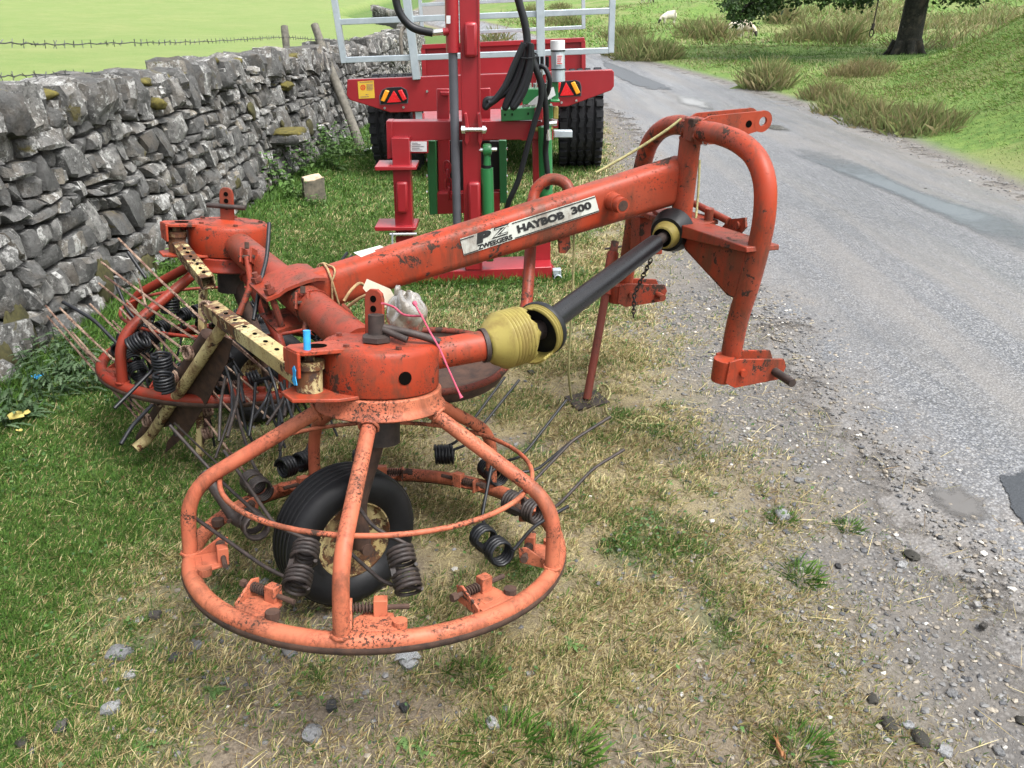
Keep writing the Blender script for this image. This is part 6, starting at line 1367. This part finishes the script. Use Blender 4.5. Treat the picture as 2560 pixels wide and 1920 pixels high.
# ================================================================ TREE, SWING, SHEEP
M['bark'] = stonemat('dark_bark', (.016, .017, .013), (.035, .036, .028), .0, .25)
tb_ = onz(2265, 128); tx, ty = tb_[0], tb_[1]; tz = hz1(tx, ty)
tree = thing('broadleaf_tree', 'big dark trunked broadleaf tree with low drooping boughs beyond the lane', 'tree', (tx, ty, tz))
T0 = A3(tx, ty, tz); b = MB(); rt = random.Random(4)
b.tube([T0+A3(0, 0, -.2), T0+A3(0, 0, .08), T0+A3(.02, 0, .35), T0+A3(.03, 0, .8), T0+A3(.06, 0, 1.8), T0+A3(.12, .1, 3.2), T0+A3(.1, .2, 5)], [.44, .36, .30, .28, .265, .265, .2], 18)
for k in range(7): a = k*.9; b.tube([T0+A3(math.cos(a)*.25, math.sin(a)*.25, .3), T0+A3(math.cos(a)*.38, math.sin(a)*.38, .05), T0+A3(math.cos(a)*.55, math.sin(a)*.55, -.1)], [.13, .10, .05], 8)
b.build('trunk', M['bark'], tree, 60)
limbs = []
for k in range(11):
    a = k*2.4+.4; ln_ = rt.uniform(3.6, 5.6); z1 = rt.uniform(2.3, 4.6); up = rt.uniform(-.6, 2.5) if k > 4 else rt.uniform(-1.2, .3)
    P = [T0+A3(.1, .1, z1), T0+A3(math.cos(a)*ln_*.4, math.sin(a)*ln_*.4, z1+.9), T0+A3(math.cos(a)*ln_*.75, math.sin(a)*ln_*.75, z1+.5+up*.5), T0+A3(math.cos(a)*ln_, math.sin(a)*ln_, z1+up)]
    limbs.append(spline(P, 5))
lowp = [(2200, -140, 20.2), (2080, -60, 19.4), (1960, -22, 18.8), (1880, 5, 18.5), (1850, 38, 18.4)]; limbs.append(spline([T0+A3(.1, 0, 2.9)]+[atd(*p) for p in lowp], 5))
lowq = [(2380, -110, 19.2), (2440, -40, 19.0), (2500, -8, 18.9)]; limbs.append(spline([T0+A3(.1, 0, 2.7)]+[atd(*p) for p in lowq], 5))
for L_ in limbs: MB().tube(L_, list(np.linspace(.12, .015, len(L_))), 7).build('limb', M['bark'], tree, 60)
cl = []
for L_ in limbs[:-2]:
    for p in L_[6:]:
        for _ in range(3): cl.append(p+A3(rt.gauss(0, .55), rt.gauss(0, .55), rt.gauss(.25, .4)))
for _ in range(150):
    a = rt.uniform(0, 6.28); r = 4.8*math.sqrt(rt.random()); cl.append(T0+A3(r*math.cos(a), r*math.sin(a), 3.0+rt.random()*5.5*(1-(r/5.6)**2)+.4))
fringe_px = [(1835, 28), (1850, 45), (1842, 58), (1862, 22), (1880, 40), (1885, 12), (1905, 28), (1925, 15), (1945, 8), (1985, 8), (2020, 2), (2060, 4), (2100, 2), (2150, 6), (2170, 2), (1815, 2), (1830, 8), (1965, -6), (2045, -10), (2120, -8), (2350, 2), (2385, -2), (2420, 5), (2440, 2), (1900, -8), (1870, -5), (2000, -10), (2080, -12), (2300, -12)]
fringe_px += [(1800+18*i, -14-8*(i % 3)) for i in range(22)]+[(2310+16*i, -16-6*(i % 3)) for i in range(10)]
fringe_px += [(1828, 20), (1840, 40), (1855, 34), (1868, 48), (1878, 26), (1890, 34), (1912, 20), (1935, 18), (2110, 8), (2140, 10), (2162, 8)]
cl2 = [atd(x, y-5, 18.3+rt.uniform(-.5, .9)) for x, y in fringe_px]
def leaves(cl, per, rad, size, seed):
    g_ = np.random.default_rng(seed); c = np.array(cl); n = len(c)*per; P = np.repeat(c, per, 0)+g_.normal(0, rad, (n, 3))*np.array([1, 1, .7])
    d = g_.normal(0, 1, (n, 3)); d /= np.linalg.norm(d, axis=1)[:, None]; d[:, 2] = d[:, 2]*.6-.25; e = np.cross(d, g_.normal(0, 1, (n, 3))); e /= np.linalg.norm(e, axis=1)[:, None]; s = size*g_.uniform(.6, 1.25, (n, 1))
    V = np.stack([P, P+d*s*.4+e*s*.38, P+d*s, P+d*s*.4-e*s*.38], 1).reshape(-1, 3); F_ = np.arange(n*4).reshape(n, 4)
    pal = np.array([(.030, .060, .016), (.042, .085, .022), (.055, .11, .028), (.022, .042, .012)]); C = np.repeat(pal[g_.integers(0, 4, n)]*g_.uniform(.75, 1.3, (n, 1)), 4, 0); return V, F_, C
V, F_, C = leaves(cl, 34, .34, .17, 1); V2, F2, C2_ = leaves(cl2+[p+A3(rt.gauss(0, .12), rt.gauss(0, .3), rt.gauss(.1, .08)) for p in cl2], 44, .11, .10, 2)
V = np.concatenate([V, V2])-T0; F_ = np.concatenate([F_, F2+len(C)]); C = np.concatenate([C, C2_])
o = quickmesh('crown', V, F_, M['blade'], {'Col': C}, False); o.parent = tree
s0 = atd(2198, -130, 19.3); s1 = atd(2196, 0, 19.3); s2 = atd(2184, 60, 19.3); s3 = atd(2180, 74, 19.3)
single(MB().tube([s0, s1, s2, s3], .016, 6).tube([s3+A3(math.cos(a)*.05, 0, math.sin(a)*.09-.08) for a in np.linspace(0, 6.28, 12, endpoint=False)], .014, 5, True).cyl(s2, s3, .04, n=8), 'rope_swing', plain('old_rope', (.03, .026, .02), .9), 'dark rope with a knotted loop hanging from the tree bough', 'rope', s3, None, 60)

M['wool'] = plain('sheep_wool', (.62, .58, .50), .95, 0, .15, 9, .9, (.45, .40, .33)); M['wooltan'] = plain('sheep_wool_tan', (.50, .43, .33), .95, 0, .15, 9, .9, (.36, .30, .22)); M['face'] = plain('sheep_face', (.035, .03, .028), .8, 0, .2, 20, .1)
def sheep(px, py, dep, heading, label, wool, patch=None, graze=True):
    p = at_ground(px, py); x, y = p[0], p[1]; z = hz1(x, y); root = thing('sheep', label, 'sheep', (x, y, z), 'sheep grazing on the moor')
    bm_v = []; e = []; rad = []
    def vt(a, r): bm_v.append(a); rad.append(r); return len(bm_v)-1
    hip = vt((-.34, 0, .52), (.20, .24)); m1 = vt((-.12, 0, .50), (.25, .27)); m2 = vt((.14, 0, .50), (.23, .26)); ch = vt((.34, 0, .53), (.17, .21)); e += [(hip, m1), (m1, m2), (m2, ch)]
    nk = vt((.50, 0, .42 if graze else .70), (.105, .11)); hd = vt((.62, .02, .20 if graze else .82), (.075, .085)); mz = vt((.70, .02, .07 if graze else .78), (.045, .05)); e += [(ch, nk), (nk, hd), (hd, mz)]
    tl_ = vt((-.50, 0, .44), (.05, .05)); e.append((hip, tl_))
    for (bx_, par) in ((-.32, hip), (.30, ch)):
        for s in (-1, 1):
            k = vt((bx_, s*.13, .30), (.075, .085)); h = vt((bx_+(-.03 if bx_ < 0 else .01), s*.13, .15), (.035, .035)); f_ = vt((bx_+(.0 if bx_ < 0 else .0), s*.13, .02), (.03, .03)); e += [(par, k), (k, h), (h, f_)]
    me = bpy.data.meshes.new('body'); me.from_pydata(bm_v, e, []); o = bpy.data.objects.new('body', me); COL.objects.link(o); o.parent = root
    sk = o.modifiers.new('s', 'SKIN'); sk.use_smooth_shade = True
    for i, r in enumerate(rad): me.skin_vertices[0].data[i].radius = r
    me.skin_vertices[0].data[1].use_root = True
    o.modifiers.new('u', 'SUBSURF').levels = 1; o.modifiers['u'].render_levels = 2
    me.materials.append(M[wool])
    for s in (-1, 1):
        b = MB().lathe((0, 0, 0), (.0, s*.9, .1 if graze else .4), [(.012, 0), (.028, .03), (.022, .07), (.003, .10)], 8); b.v = [tuple(np.array(q)+np.array([.58, s*.06, .27 if graze else .88])) for q in b.v]; q_ = b.build('ear', M['face'], None, 60); q_.parent = root
    fv = MB().tube([(.60, .02, .25 if graze else .83), (.665, .02, .14 if graze else .80), (.71, .02, .055 if graze else .77)], [.086, .070, .050], 10); q_ = fv.build('face', M['face'], None, 60); q_.parent = root
    if patch:
        V, Fc = rock(A3(-.28, -.12, .70), (.2, .14, .06), (A3(1, 0, 0), A3(0, .8, .4), A3(0, -.4, .9)), 5, 4, .2, .05); q_ = MB().add(V, Fc).build('raddle_mark', M[patch], None, 60); q_.parent = root
    root.rotation_euler = (0, 0, heading); root.scale = (.76,)*3; return root
sheep(1832, 97, 33, math.radians(188), 'white grazing sheep with a dark face, overlapping the tan one', 'wool')
sheep(1864, 94, 34, math.radians(-60), 'tan fleeced sheep standing half behind the white grazing one', 'wooltan')
sheep(1672, 60, 40, math.radians(185), 'pale sheep with a blue raddle mark behind the low grassy hummock', 'wool', 'bluep')
sheep(1616, 9, 62, math.radians(30), 'far off pale sheep high on the moor slope', 'wool')
